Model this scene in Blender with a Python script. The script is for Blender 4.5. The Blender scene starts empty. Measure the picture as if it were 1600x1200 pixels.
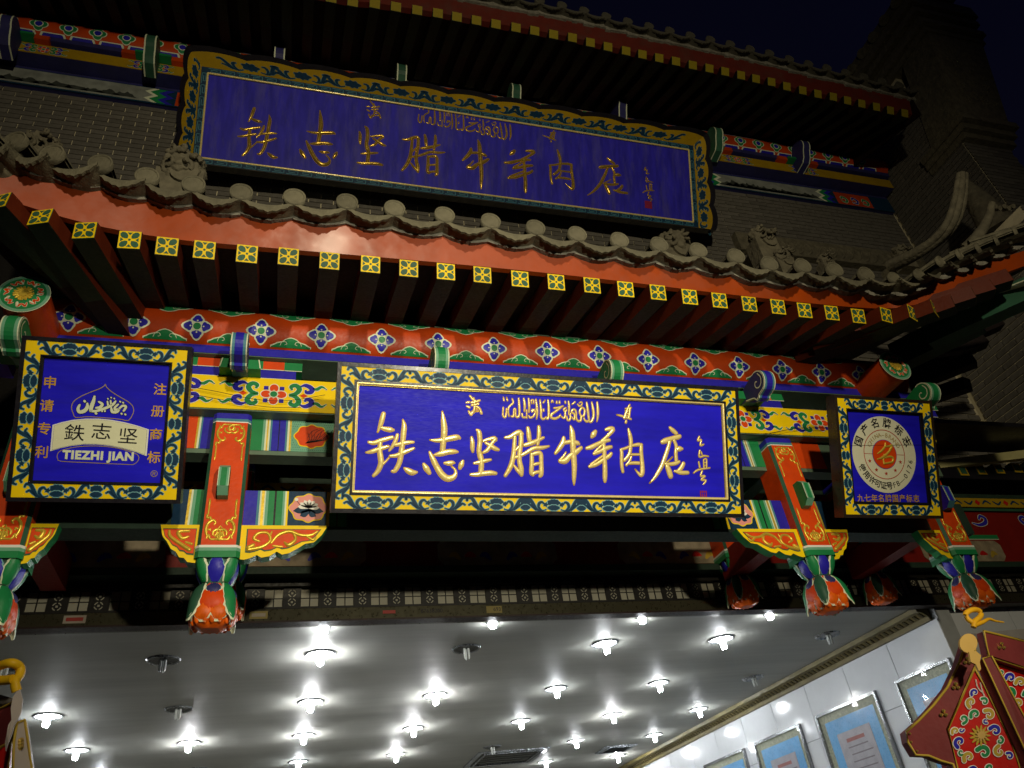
import bpy, math, random
from mathutils import Vector, Matrix
random.seed(7)
C = bpy.context.scene.collection
SC = bpy.context.scene
pi = math.pi
H = 1.6                                   # camera height above the pavement

# ---------------------------------------------------------------- camera
F_PX = 1194.386
RX = Vector((0.95948738, -0.25684325, -0.11582538))
RD = Vector((0.05851344, 0.58377535, -0.809804))
FW = Vector((0.27560869, 0.77021937, 0.57515386))
cam = bpy.data.cameras.new('camera'); co = bpy.data.objects.new('camera', cam); C.objects.link(co)
cam.sensor_width = 36; cam.lens = F_PX / 1600 * 36; cam.clip_start = .05; cam.clip_end = 500
M = Matrix((RX, -RD, -FW)).transposed().to_4x4(); M.translation = (0, 0, H)
co.matrix_world = M; SC.camera = co
# ---------------------------------------------------------------- world: night sky
w = bpy.data.worlds.new("World"); SC.world = w; w.use_nodes = True
bg = w.node_tree.nodes['Background']
tc = w.node_tree.nodes.new('ShaderNodeTexCoord'); sx = w.node_tree.nodes.new('ShaderNodeSeparateXYZ')
rp = w.node_tree.nodes.new('ShaderNodeValToRGB')
w.node_tree.links.new(tc.outputs['Generated'], sx.inputs[0]); w.node_tree.links.new(sx.outputs['Z'], rp.inputs[0])
rp.color_ramp.elements[0].color = (.0045, .0042, .0075, 1); rp.color_ramp.elements[0].position = 0
rp.color_ramp.elements[1].color = (.0013, .0014, .0052, 1); rp.color_ramp.elements[1].position = .7
w.node_tree.links.new(rp.outputs[0], bg.inputs['Color']); bg.inputs['Strength'].default_value = 1.0
# ---------------------------------------------------------------- street flood lamps in front of the shop
def spot(name, loc, target, power, size, blend, col, rad):
    l = bpy.data.lights.new(name, 'SPOT'); o = bpy.data.objects.new(name, l); C.objects.link(o)
    l.energy = power; l.spot_size = math.radians(size); l.spot_blend = blend; l.color = col; l.shadow_soft_size = rad
    o.location = loc
    o.rotation_euler = (Vector(target) - Vector(loc)).to_track_quat('-Z', 'Y').to_euler()
    return o
spot('street_flood_light', (1.55, -2.4, H + 1.32), (1.0, 3.3, H + 1.80), 820, 58, 1.0, (1, .92, .70), .08)
spot('street_lamp_light', (.5, -4.6, H + 3.6), (1.5, 4.0, H + 4.5), 1150, 86, 1.0, (1, .88, .62), .16)
SC.view_settings.view_transform = 'Standard'; SC.view_settings.look = 'None'
SC.view_settings.exposure = 0; SC.view_settings.gamma = 1
SC.cycles.max_bounces = 6; SC.cycles.use_denoising = True
SC.cycles.sample_clamp_indirect = 4

# ---------------------------------------------------------------- helpers
def ray(px, py):
    return RX * ((px - 800) / F_PX) + RD * ((py - 600) / F_PX) + FW
def P(px, py, Y):
    d = ray(px, py); d = d * (Y / d.y); return Vector((d.x, d.y, d.z + H))
def PX(px, py, X):
    d = ray(px, py); d = d * (X / d.x); return Vector((d.x, d.y, d.z + H))
WL = {}
def lin(h):
    h = h.lstrip('#'); r = [int(h[i:i+2], 16) / 255 for i in (0, 2, 4)]
    return tuple((c / 12.92 if c < .04045 else ((c + .055) / 1.055) ** 2.4) for c in r)
MATS = {}
def mat(name, col, rough=.5, metal=0, var=.12, nscale=9, bump=.05, bscale=60, coat=0, spec=.28, stretch=None, dirt=0, objvar=0, dirtcol=None):
    if name in MATS: return MATS[name]
    if isinstance(col, str): col = lin(col)
    m = bpy.data.materials.new(name); m.use_nodes = True; nt = m.node_tree; N = nt.nodes; L = nt.links
    b = N['Principled BSDF']
    t = N.new('ShaderNodeTexCoord'); mp = N.new('ShaderNodeMapping'); L.new(t.outputs['Object'], mp.inputs[0])
    if stretch: mp.inputs['Scale'].default_value = stretch
    n = N.new('ShaderNodeTexNoise'); n.inputs['Scale'].default_value = nscale; n.inputs['Detail'].default_value = 5; L.new(mp.outputs[0], n.inputs[0])
    r = N.new('ShaderNodeMapRange'); r.inputs[1].default_value = .3; r.inputs[2].default_value = .7
    r.inputs[3].default_value = 1 - var; r.inputs[4].default_value = 1 + var; L.new(n.outputs[0], r.inputs[0])
    mx = N.new('ShaderNodeVectorMath'); mx.operation = 'SCALE'; mx.inputs[0].default_value = col; L.new(r.outputs[0], mx.inputs['Scale'])
    out = mx.outputs[0]
    if objvar:
        oi = N.new('ShaderNodeObjectInfo'); r2 = N.new('ShaderNodeMapRange'); r2.inputs[3].default_value = 1 - objvar; r2.inputs[4].default_value = 1 + objvar
        L.new(oi.outputs['Random'], r2.inputs[0]); m2 = N.new('ShaderNodeVectorMath'); m2.operation = 'SCALE'
        L.new(out, m2.inputs[0]); L.new(r2.outputs[0], m2.inputs['Scale']); out = m2.outputs[0]
    if dirt:
        n3 = N.new('ShaderNodeTexNoise'); n3.inputs['Scale'].default_value = nscale * .45; n3.inputs['Detail'].default_value = 8; n3.inputs['Roughness'].default_value = .7
        L.new(mp.outputs[0], n3.inputs[0]); r3 = N.new('ShaderNodeMapRange'); r3.inputs[1].default_value = .48; r3.inputs[2].default_value = .72; r3.inputs[4].default_value = dirt
        L.new(n3.outputs[0], r3.inputs[0]); mm = N.new('ShaderNodeMix'); mm.data_type = 'RGBA'; L.new(r3.outputs[0], mm.inputs[0]); L.new(out, mm.inputs[6])
        mm.inputs[7].default_value = (*(dirtcol or (.05, .045, .035)), 1); out = mm.outputs[2]
    L.new(out, b.inputs['Base Color'])
    n2 = N.new('ShaderNodeTexNoise'); n2.inputs['Scale'].default_value = bscale; n2.inputs['Detail'].default_value = 4; L.new(mp.outputs[0], n2.inputs[0])
    bp = N.new('ShaderNodeBump'); bp.inputs['Strength'].default_value = bump; bp.inputs['Distance'].default_value = .02; L.new(n2.outputs[0], bp.inputs['Height'])
    L.new(bp.outputs[0], b.inputs['Normal'])
    r4 = N.new('ShaderNodeMapRange'); r4.inputs[1].default_value = .3; r4.inputs[2].default_value = .7; r4.inputs[3].default_value = max(.03, rough - .08); r4.inputs[4].default_value = min(1, rough + .1)
    L.new(n2.outputs[0], r4.inputs[0]); L.new(r4.outputs[0], b.inputs['Roughness'])
    b.inputs['Metallic'].default_value = metal; b.inputs['Coat Weight'].default_value = coat; b.inputs['Coat Roughness'].default_value = .15
    b.inputs['Specular IOR Level'].default_value = spec
    MATS[name] = m; return m
def emit(name, col, s):
    m = bpy.data.materials.new(name); m.use_nodes = True; b = m.node_tree.nodes['Principled BSDF']
    b.inputs['Base Color'].default_value = (.8, .8, .8, 1); b.inputs['Emission Color'].default_value = (*col, 1); b.inputs['Emission Strength'].default_value = s
    MATS[name] = m; return m

class MB:
    def __init__(s): s.v = []; s.f = []; s.m = []; s.mats = []; s.sm = []
    def mi(s, m):
        if m not in s.mats: s.mats.append(m)
        return s.mats.index(m)
    def add(s, vs, fs, m, smooth=False):
        o = len(s.v); k = s.mi(m); s.v += [tuple(v) for v in vs]
        for f in fs: s.f.append([o + i for i in f]); s.m.append(k); s.sm.append(smooth)
    def box(s, a, b, m, bev=0):
        x0, y0, z0 = a; x1, y1, z1 = b
        s.add([(x0,y0,z0),(x1,y0,z0),(x1,y1,z0),(x0,y1,z0),(x0,y0,z1),(x1,y0,z1),(x1,y1,z1),(x0,y1,z1)],
              [(0,3,2,1),(4,5,6,7),(0,1,5,4),(1,2,6,5),(2,3,7,6),(3,0,4,7)], m)
    def obox(s, o, U, V, N, m):          # oriented box from corner
        o, U, V, N = map(Vector, (o, U, V, N))
        vs = [o, o+U, o+U+V, o+V, o+N, o+U+N, o+U+V+N, o+V+N]
        s.add(vs, [(0,3,2,1),(4,5,6,7),(0,1,5,4),(1,2,6,5),(2,3,7,6),(3,0,4,7)], m)
    def prism(s, pts, N, m, side=None):    # polygon extruded by vector N
        n = len(pts); N = Vector(N); pts = [Vector(p) for p in pts]
        s.add(pts, [list(range(n))], m); s.add([p + N for p in pts], [list(range(n))[::-1]], m)
        s.add(pts + [p + N for p in pts], [(i, (i+1) % n, n + (i+1) % n, n + i) for i in range(n)], side or m)
    def tube(s, pts, rs, m, n=8, cap=True):
        pts = [Vector(p) for p in pts]; vs = []
        for i, p in enumerate(pts):
            d = (pts[min(i+1, len(pts)-1)] - pts[max(i-1, 0)]).normalized()
            a = d.orthogonal().normalized() if abs(d.z) > .98 else d.cross(Vector((0,0,1))).normalized(); b = d.cross(a)
            r = rs[i] if isinstance(rs, (list, tuple)) else rs
            vs += [p + a * r * math.cos(2*pi*k/n) + b * r * math.sin(2*pi*k/n) for k in range(n)]
        fs = [(i*n+k, i*n+(k+1)%n, (i+1)*n+(k+1)%n, (i+1)*n+k) for i in range(len(pts)-1) for k in range(n)]
        s.add(vs, fs, m, True)
        if cap: s.add(vs[:n], [list(range(n))[::-1]], m); s.add(vs[-n:], [list(range(n))], m)
    def build(s, name, parent=None, label=None, cat=None, kind=None, group=None):
        me = bpy.data.meshes.new(name); org = WL.get(parent.name, Vector()) if parent else Vector()
        me.from_pydata([(x-org.x, y-org.y, z-org.z) for x, y, z in s.v], [], s.f)
        for m in s.mats: me.materials.append(m)
        me.polygons.foreach_set('material_index', s.m); me.polygons.foreach_set('use_smooth', s.sm); me.update()
        o = bpy.data.objects.new(name, me); C.objects.link(o)
        if parent: o.parent = parent
        WL[o.name] = org.copy() if parent else Vector()
        tag(o, label, cat, kind, group); return o
def tag(o, label=None, cat=None, kind=None, group=None):
    if label: o['label'] = label
    if cat: o['category'] = cat
    if kind: o['kind'] = kind
    if group: o['group'] = group
def thing(name, loc, label, cat, group=None):
    o = bpy.data.objects.new(name, None); C.objects.link(o); o.location = loc; o.empty_display_size = .05
    WL[o.name] = Vector(loc); tag(o, label, cat, None, group); return o
def inst(name, me, parent, loc, rot=(0,0,0), scale=(1,1,1), kind=None):     # piece sharing mesh data, world loc
    o = bpy.data.objects.new(name, me); C.objects.link(o); o.parent = parent
    o.location = Vector(loc) - WL[parent.name]; o.rotation_euler = rot; o.scale = scale
    WL[o.name] = Vector(loc); return o
def cat_sub(path, n=4):                 # Catmull-Rom resample of tuples
    if len(path) < 3:
        a, b = path[0], path[-1]; return [tuple(a[k] + (b[k]-a[k]) * i / n for k in range(len(a))) for i in range(n+1)]
    out = []; Q = [path[0]] + list(path) + [path[-1]]
    for i in range(1, len(Q)-2):
        p0, p1, p2, p3 = Q[i-1:i+3]
        for j in range(n):
            t = j / n
            out.append(tuple(.5*((2*p1[k]) + (-p0[k]+p2[k])*t + (2*p0[k]-5*p1[k]+4*p2[k]-p3[k])*t*t + (-p0[k]+3*p1[k]-3*p2[k]+p3[k])*t**3) for k in range(len(p1))))
    out.append(tuple(path[-1])); return out
def plane_surf(O, U, V, N):
    O, U, V, N = map(Vector, (O, U, V, N))
    return lambda u, v, h=0: O + U * u + V * v + N * h
def ribbon(mb, path, surf, h, m, grow=0, n=4, wmin=.0):
    pts = cat_sub(path, n); L = []; R_ = []
    for i, p in enumerate(pts):
        a = pts[max(0, i-1)]; b = pts[min(len(pts)-1, i+1)]
        dx, dy = b[0]-a[0], b[1]-a[1]; l = math.hypot(dx, dy) or 1; nx, ny = -dy/l, dx/l; r = max(p[2], wmin) + grow
        ex = (-grow if i == 0 else grow if i == len(pts)-1 else 0)
        x, y = p[0] + dx/l*ex, p[1] + dy/l*ex
        L.append(surf(x+nx*r, y+ny*r, h)); R_.append(surf(x-nx*r, y-ny*r, h))
    k = len(pts); mb.add(L + R_, [(i, i+1, k+i+1, k+i) for i in range(k-1)], m)
    for (p, q, sgn) in ((pts[0], pts[1], -1), (pts[-1], pts[-2], -1)):   # rounded ends
        r = max(p[2], wmin) + grow
        if r > 1e-4:
            th = math.atan2(p[1]-q[1], p[0]-q[0]); fan = [surf(p[0], p[1], h)] + [surf(p[0] + r*math.cos(th-pi/2+pi*j/6), p[1] + r*math.sin(th-pi/2+pi*j/6), h) for j in range(7)]
            mb.add(fan, [(0, j, j+1) for j in range(1, 7)], m)
def relief(mb, path, surf, m, hgt=.7, n=5, base=0, seg=6):            # raised rounded stroke
    pts = cat_sub(path, n); vs = []
    for i, p in enumerate(pts):
        a = pts[max(0, i-1)]; b = pts[min(len(pts)-1, i+1)]
        dx, dy = b[0]-a[0], b[1]-a[1]; l = math.hypot(dx, dy) or 1; nx, ny = -dy/l, dx/l; r = p[2]
        for j in range(seg+1):
            th = pi*j/seg; vs.append(surf(p[0]+nx*r*math.cos(th), p[1]+ny*r*math.cos(th), base + hgt*r*math.sin(th)))
    s1 = seg+1; fs = [(i*s1+j, i*s1+j+1, (i+1)*s1+j+1, (i+1)*s1+j) for i in range(len(pts)-1) for j in range(seg)]
    mb.add(vs, fs, m, True)
    for (p, q) in ((pts[0], pts[1]), (pts[-1], pts[-2])):
        r = p[2]
        if r < 1e-4: continue
        th = math.atan2(p[1]-q[1], p[0]-q[0]); v2 = [surf(p[0], p[1], base + hgt*r)]; rr = [.5, .87, 1]
        for q_ in rr:
            for j in range(7):
                t = th - pi/2 + pi*j/6; v2.append(surf(p[0]+r*q_*math.cos(t), p[1]+r*q_*math.sin(t), base + hgt*r*math.sqrt(max(0, 1-q_*q_))))
        f2 = [(0, 1+j, 2+j) for j in range(6)] + [(1+7*a_+j, 8+7*a_+j, 9+7*a_+j, 2+7*a_+j) for a_ in range(2) for j in range(6)]
        mb.add(v2, f2, m, True)
def blob(mb, cx, cy, rf, surf, h, m, n=28, rings=1, a0=0, a1=2*pi):     # star-shaped patch
    full = abs(a1-a0-2*pi) < 1e-6; N_ = n if full else n+1
    vs = [surf(cx, cy, h)]
    for k in range(1, rings+1):
        for i in range(N_):
            t = a0 + (a1-a0)*i/n; r = rf(t)*k/rings; vs.append(surf(cx+r*math.cos(t), cy+r*math.sin(t), h))
    fs = []
    for i in range(n):
        j = (i+1) % n if full else i+1
        fs.append((0, 1+i, 1+j))
        for k in range(rings-1): fs.append((1+k*N_+i, 1+(k+1)*N_+i, 1+(k+1)*N_+j, 1+k*N_+j))
    mb.add(vs, fs, m)
def text_mesh(mb, s, surf, cx, cy, size, h, m, rot=0, depth=0, bold=0, sx=1, align='CENTER', sp_=1.0):
    c = bpy.data.curves.new('t', 'FONT'); c.body = s; c.size = size; c.align_x = align; c.align_y = 'CENTER'; c.offset = bold; c.resolution_u = 3; c.space_character = sp_
    o = bpy.data.objects.new('t', c); C.objects.link(o); me = bpy.data.meshes.new_from_object(o)
    bpy.data.objects.remove(o); bpy.data.curves.remove(c)
    cr, sr = math.cos(rot), math.sin(rot)
    xs = [v.co for v in me.vertices]
    if not xs: return
    mb.add([surf(cx + (v.x*sx)*cr - v.y*sr, cy + (v.x*sx)*sr + v.y*cr, h) for v in xs], [list(p.vertices) for p in me.polygons], m)
    if depth: pass
    bpy.data.meshes.remove(me)

# ---------------------------------------------------------------- materials
RED = mat('red_paint', '#C2430C', .45, var=.14, nscale=5, bump=.08, dirt=.38, dirtcol=(.12,.02,.008))
REDB = mat('red_board_paint', '#A44006', .42, var=.12, nscale=5, bump=.05, bscale=14, dirt=.30, dirtcol=(.17,.08,.06), coat=.05, spec=.30)
REDO = mat('orange_red_paint', '#DC4604', .5, var=.10, nscale=14, bump=.08, dirt=.15, dirtcol=(.25,.04,.01))
ORG = mat('orange_petal_paint', '#E2600A', .45, var=.2, nscale=30)
GRN = mat('green_paint', '#1F8048', .45, var=.1)
GRL = mat('light_green_paint', '#6FA88A', .5, var=.1)
GRD = mat('dark_green_paint', '#2F5A44', .5, var=.2, objvar=.2)
GRG = mat('grey_green_paint', '#5E7460', .5, var=.15, dirt=.2)
GRB = mat('shaded_green_paint', '#26382C', .6, var=.2)  # darkened green: shade on lower beam and lintel fillet is painted in
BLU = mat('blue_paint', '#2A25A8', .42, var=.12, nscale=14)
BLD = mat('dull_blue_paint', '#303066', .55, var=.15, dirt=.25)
TEA = mat('teal_paint', '#4A8494', .5, var=.08)
NVY = mat('navy_paint', '#0E3450', .5, spec=.25, var=.15, nscale=25)
NVL = mat('pale_blue_line_paint', '#74A9B0', .5, var=.05)
CRM = mat('cream_line_paint', '#DDE3C4', .5, var=.05)
WHT = mat('white_paint', '#E9E8DE', .4, var=.03)
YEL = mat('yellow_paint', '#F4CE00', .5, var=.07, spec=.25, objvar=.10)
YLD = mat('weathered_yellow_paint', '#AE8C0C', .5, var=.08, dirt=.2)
GLD = mat('gold_leaf', (1.0, .80, .30), .25, metal=.25, coat=.6, var=.06, bump=.06, bscale=50)
GLU = mat('tarnished_gold_leaf', (.72, .47, .07), .24, metal=.65, var=.15, bump=.06, bscale=40, spec=.5)
GLK = mat('dark_gold_edge', (.42, .24, .02), .45, metal=.2)
GLP = mat('gold_paint', (.75, .52, .06), .35, metal=.45, var=.1)
BLK = mat('black_lacquer', '#1C1A20', .35, var=.15, coat=.2)
BRN = mat('dark_brown_lacquer', '#2E241C', .33, var=.15, coat=.4)
INK = mat('black_ink', '#15121E', .5, var=.05)
SGB = mat('sign_blue_lacquer', '#1E18CC', .5, var=.22, nscale=3.2, dirt=.22, dirtcol=(.035,.03,.36), bump=.01, bscale=30, stretch=(1,1,6), spec=.15)
SGU = mat('weathered_sign_blue', '#322CB8', .5, spec=.25, var=.25, nscale=3, stretch=(6,1,1.2), dirt=.55, dirtcol=(.13,.115,.32))
PNK = mat('pink_paint', '#E5958A', .5, var=.05)
STN = mat('grey_clay_tile', '#6A6552', .78, var=.32, nscale=20, bump=.35, bscale=45, dirt=.45, objvar=.2)
STC = mat('carved_grey_stone', '#6A6452', .8, var=.25, nscale=16, bump=.7, bscale=26, dirt=.4)
MOR = mat('white_mortar', '#807C70', .85, var=.25, bump=.5, nscale=25, dirt=.3)
BRK = mat('grey_brick', '#66625A', .85, var=.16, nscale=18, bump=.3, bscale=70, objvar=.15)
JNT = mat('pale_mortar_joint', '#D2C8A8', .9, var=.15, bump=.2)
WDK = mat('shaded_soffit_wood', '#160906', .7, var=.2)  # near-black: the shade between the rafters is put into the colour
WRF = mat('rafter_side_paint', '#5C220E', .45, var=.12)
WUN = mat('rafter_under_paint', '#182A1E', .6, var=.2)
MAR = mat('maroon_paint', '#7A3232', .5, var=.1)
CRD = mat('cart_red_paint', '#BE1A12', .45, var=.07)
OCH = mat('ochre_paint', '#B89A34', .5, var=.1)
CEI = mat('grey_satin_ceiling', '#A2A39C', .60, metal=.0, spec=.35, var=.10, nscale=1.1, bump=.08, bscale=7, stretch=(.35,4,1), dirt=.12, dirtcol=(.2,.19,.16))
TIL = mat('white_glazed_tile', '#DADEE2', .07, var=.03, bump=.015, bscale=6, coat=.6)
TJN = mat('tile_joint', '#A9ADAF', .7)
OLV = mat('olive_moulding', '#6E6440', .45, var=.2)
OLD = mat('olive_moulding_rib', '#4A4228', .5, var=.2)
CHR = mat('lamp_chrome', '#8E9296', .25, metal=.8)
GRP = mat('cloudy_pane', '#8C8878', .5, var=.12, nscale=8)
LAT = mat('dark_lattice_wood', '#15120E', .5)
STL = mat('roller_shutter_steel', '#413E2E', .32, metal=.5, var=.25, nscale=1.2, bump=0)
TUB = mat('dead_lamp_tube', '#B9BDBB', .3)
LMP = emit('lit_lamp_tube', (.93, .97, 1.0), 170)
LMB = emit('bright_lamp_tube', (.96, .97, .98), 420)
RFL = mat('lamp_reflector', '#F2F4F4', .5, metal=0)
RFD = mat('dark_lamp_reflector', '#3A3C3C', .3, metal=.4)  # unlit twin of the lamp reflector, its lack of light in the colour

# ================================================================= SETTING
g = MB(); g.box((-60, -60, -.3), (60, 60, 0), mat('paved_ground', '#5A5650', .85, bump=.3, nscale=3)); g.build('ground', kind='structure')

# ---- shop ceiling
m = MB(); m.box((-8, 4.62, H+1.60), (4.72, 14, H+1.75), CEI); m.build('shop_ceiling', kind='structure')
m = MB(); m.box((-8, 4.6, .001), (4.72, 14, .02), mat('shop_floor_tile', '#BDB9AE', .2, var=.05)); m.build('shop_floor', kind='structure')
m = MB(); m.box((-8.1, 4.6, 0), (-8, 14, H+1.6), mat('back_wall_paint', '#B5B7B4', .6)); m.build('shop_left_wall', kind='structure')
m = MB(); m.box((-8, 14.0, 0), (4.9, 14.15, H+1.6), mat('back_wall_paint', '#B5B7B4', .6)); m.build('shop_back_wall', kind='structure')
# ---- right tiled wall
wall = thing('tiled_side_wall', (4.78, 4.6, 0), 'white glazed tile wall running back along the right of the lit shop', 'wall')
m = MB(); m.box((4.726, 4.60, 0), (4.86, 14, H+1.60), TJN); m.build('wall_core', wall)
tm = MB(); tm.box((-.006, -.2985, -.2235), (.004, .2985, .2235), TIL); to = tm.build('wall_tile'); tme = to.data
bpy.data.objects.remove(to)
k = 0
for j in range(15):
    for i in range(6):
        y = 4.60+.3 + j*.603; z = H+1.50-.225 - i*.453
        inst('wall_tile', tme, wall, (4.722, y, z), (random.uniform(-.002,.002), 0, random.uniform(-.0025,.0025))); k += 1
# front pier of white tile to the right
pier = thing('tiled_front_pier', (5.4, 4.62, 0), 'white tiled pier face at the far right below the lattice', 'wall')
m = MB(); m.box((4.87, 4.66, 0), (7.4, 4.9, H+1.60), TJN); m.build('pier_core', pier)
tm = MB(); tm.box((-.2985, -.006, -.2235), (.2985, .004, .2235), TIL); to = tm.build('pier_tile'); tme2 = to.data; bpy.data.objects.remove(to)
for j in range(4):
    for i in range(5): inst('pier_tile', tme2, pier, (5.172+j*.603, 4.652, H+1.365-i*.453))
# cornice moulding
mo = thing('cornice_moulding', (4.7, 4.6, H+1.5), 'olive ribbed cornice between grey ceiling and white tiled wall', 'moulding')
m = MB(); prof = [(4.715,1.50),(4.69,1.50),(4.68,1.53),(4.64,1.56),(4.60,1.565),(4.59,1.597),(4.715,1.597)]
m.prism([(x, 4.64, H+z) for x, z in prof], (0, 9.3, 0), OLV); m.build('moulding_body', mo)
m = MB()
for i in range(150):
    y = 4.66+i*.06; m.obox((4.675, y, H+1.538), (-.035, 0, .022), (0, .026, 0), (-.006, 0, -.008), OLD)
m.build('moulding_rib', mo, kind='stuff')

# ---- downlights
GX = {0:-1.53, 1:-.67, 2:.28, 3:1.26, 4:2.30, 5:3.26, 6:4.22}
GY = {0:5.23, 1:6.42, 2:7.55, 3:8.70, 4:9.85}
lit = {(2,0),(2,1),(2,2),(2,3),(3,1),(3,2),(3,3),(4,0),(4,1),(4,2),(5,0),(5,1),(5,2),(5,3),(6,2),(6,3),(6,4),(5,4),(0,1),(0,2),(0,3),(1,2)}
dark = {(1,0),(1,1),(3,0),(6,0),(6,1),(1,3),(4,3),(0,0)}
def downlight(lab, on, grp):
    t = thing('ceiling_downlight', (0,0,H+1.6), lab, 'downlight', grp)
    m = MB(); n = 28
    for r0, r1, z0, z1 in ((.084,.095,-.006,-.010),(.095,.102,-.010,-.001)):
        vs = [(r0*math.cos(2*pi*i/n), r0*math.sin(2*pi*i/n), H+1.6+z0) for i in range(n)] + [(r1*math.cos(2*pi*i/n), r1*math.sin(2*pi*i/n), H+1.6+z1) for i in range(n)]
        m.add(vs, [(i, n+i, n+(i+1)%n, (i+1)%n) for i in range(n)], CHR, True)
    m.build('trim_ring', t)
    m = MB(); rings = [(.084,-.006),(.07,-.004),(.03,-.0035)]
    vs = [(r*math.cos(2*pi*i/n), r*math.sin(2*pi*i/n), H+1.6+z) for r, z in rings for i in range(n)]
    m.add(vs, [(k*n+i, k*n+(i+1)%n, (k+1)*n+(i+1)%n, (k+1)*n+i) for k in range(2) for i in range(n)] + [[2*n+i for i in range(n)]], RFL if on else RFD, True)
    m.build('reflector', t)
    m = MB()
    for a, b in ((-.014,-.012),(.014,-.012),(0,.014)):
        m.tube([(a, b, H+1.597), (a, b, H+1.535), (a*.9, b*.9, H+1.522)], [.0085,.0085,.004], LMP if on else TUB, 8)
    m.build('lamp_tube', t)
    return t
def dup(root, loc, label, group=None):
    r = root.copy(); C.objects.link(r); r.location = loc; r['label'] = label
    if group: r['group'] = group
    for ch in list(root.children):
        c = ch.copy(); C.objects.link(c); c.parent = r
        for gch in ch.children: d = gch.copy(); C.objects.link(d); d.parent = c
    return r
rown = ['front row', 'second row', 'third row', 'fourth row', 'fifth row']
coln = ['first column from the left', 'second column from the left', 'third column from the left', 'middle column', 'third column from the right', 'second column from the right', 'column nearest the tiled wall']
protoL = protoD = None
for (c, r) in sorted(lit | dark):
    on = (c, r) in lit
    lab = ('lit' if on else 'unlit') + ' round ceiling downlight, ' + rown[r] + ', ' + coln[c]
    loc = (GX[c], GY[r], H+1.6)
    if on and not protoL: protoL = downlight(lab, True, 'round downlights in the shop ceiling'); protoL.location = loc
    elif not on and not protoD: protoD = downlight(lab, False, 'round downlights in the shop ceiling'); protoD.location = loc
    else:
        d_ = dup(protoL if on else protoD, loc, lab)
        if (c, r) in {(2,0),(2,1),(2,2),(3,1),(3,2),(3,3),(5,2),(6,4),(1,2),(0,1)}:
            for ch in d_.children:
                if ch.name.startswith('lamp_tube'):
                    if 'bright' not in globals(): bright = ch.data.copy(); bright.materials.clear(); bright.materials.append(LMB)
                    ch.data = bright
# small spots behind the shutter rail
sp0 = None
for i, x in enumerate((.27, 1.32, 2.37, 3.37)):
    lab = 'small bright spot just behind the shutter rail, ' + ['leftmost', 'second from the left', 'third from the left', 'rightmost'][i]
    if not sp0:
        sp0 = thing('small_spotlight', (0,0,H+1.6), lab, 'spotlight', 'small spots behind the shutter rail')
        m = MB(); m.tube([(0,0,H+1.598),(0,0,H+1.588)], [.04,.038], CHR, 14); m.build('trim_ring', sp0)
        m = MB(); m.tube([(0,0,H+1.587),(0,0,H+1.562)], [.026,.02], LMP, 12); m.build('bulb', sp0)
        sp0.location = (x, 4.70, H+1.6)
    else: dup(sp0, (x, 4.70, H+1.6), lab)
# air vents
def vent(x, y, s, lab):
    t = thing('air_vent', (x, y, H+1.6), lab, 'vent'); m = MB(); z = H+1.6
    for k, (a, hh) in enumerate(((s, .016), (s*.8, .022))):
        for dx, dy in ((1,0),(-1,0),(0,1),(0,-1)):
            wv = .05 if k == 0 else .02
            if dx: m.box((x+dx*a-(wv if dx>0 else 0), y-a, z-hh), (x+dx*a+(0 if dx>0 else wv), y+a, z-.001-k*.002), CHR)
            else: m.box((x-a+wv, y+dy*a-(wv if dy>0 else 0), z-hh+.002), (x+a-wv, y+dy*a+(0 if dy>0 else wv), z-.003-k*.002), CHR)
    m.build('vent_frame', t)
    for i in range(5):
        m = MB(); a = s*.72; m.obox((x-a, y-a+i*a*.42, z-.018), (2*a, 0, 0), (0, .05, .012), (0, .002, -.004), RFD); m.build('louvre', t)
q = P(785, 1190, 9.); vent(2.62, 9.35, .42, 'square air conditioner grille in the ceiling near the bottom middle')
vent(4.0, 9.35, .2, 'small square vent in the ceiling beside the cornice')

# ---- framed certificates
SLV = mat('frame_steel', '#8A8C8E', .2, metal=.9); PAT = mat('pale_patterned_mat', '#8E9478', .4, var=.35, nscale=60)
BMT = mat('sky_blue_mat', '#4C9CD2', .3, var=.1, coat=.3); PAP = mat('certificate_paper', '#9A98A0', .35, var=.12, nscale=14, coat=.2)
GLS = bpy.data.materials.new('frame_glass'); GLS.use_nodes = True
b = GLS.node_tree.nodes['Principled BSDF']; b.inputs['Base Color'].default_value = (1,1,1,1); b.inputs['Roughness'].default_value = .02; b.inputs['Alpha'].default_value = .05; b.inputs['Coat Weight'].default_value = 1
nn = GLS.node_tree.nodes.new('ShaderNodeTexNoise'); nn.inputs['Scale'].default_value = 7; bb = GLS.node_tree.nodes.new('ShaderNodeBump'); bb.inputs['Strength'].default_value = .25
GLS.node_tree.links.new(nn.outputs[0], bb.inputs['Height']); GLS.node_tree.links.new(bb.outputs[0], b.inputs['Normal']); GLS.node_tree.links.new(bb.outputs[0], b.inputs['Coat Normal'])
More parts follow.
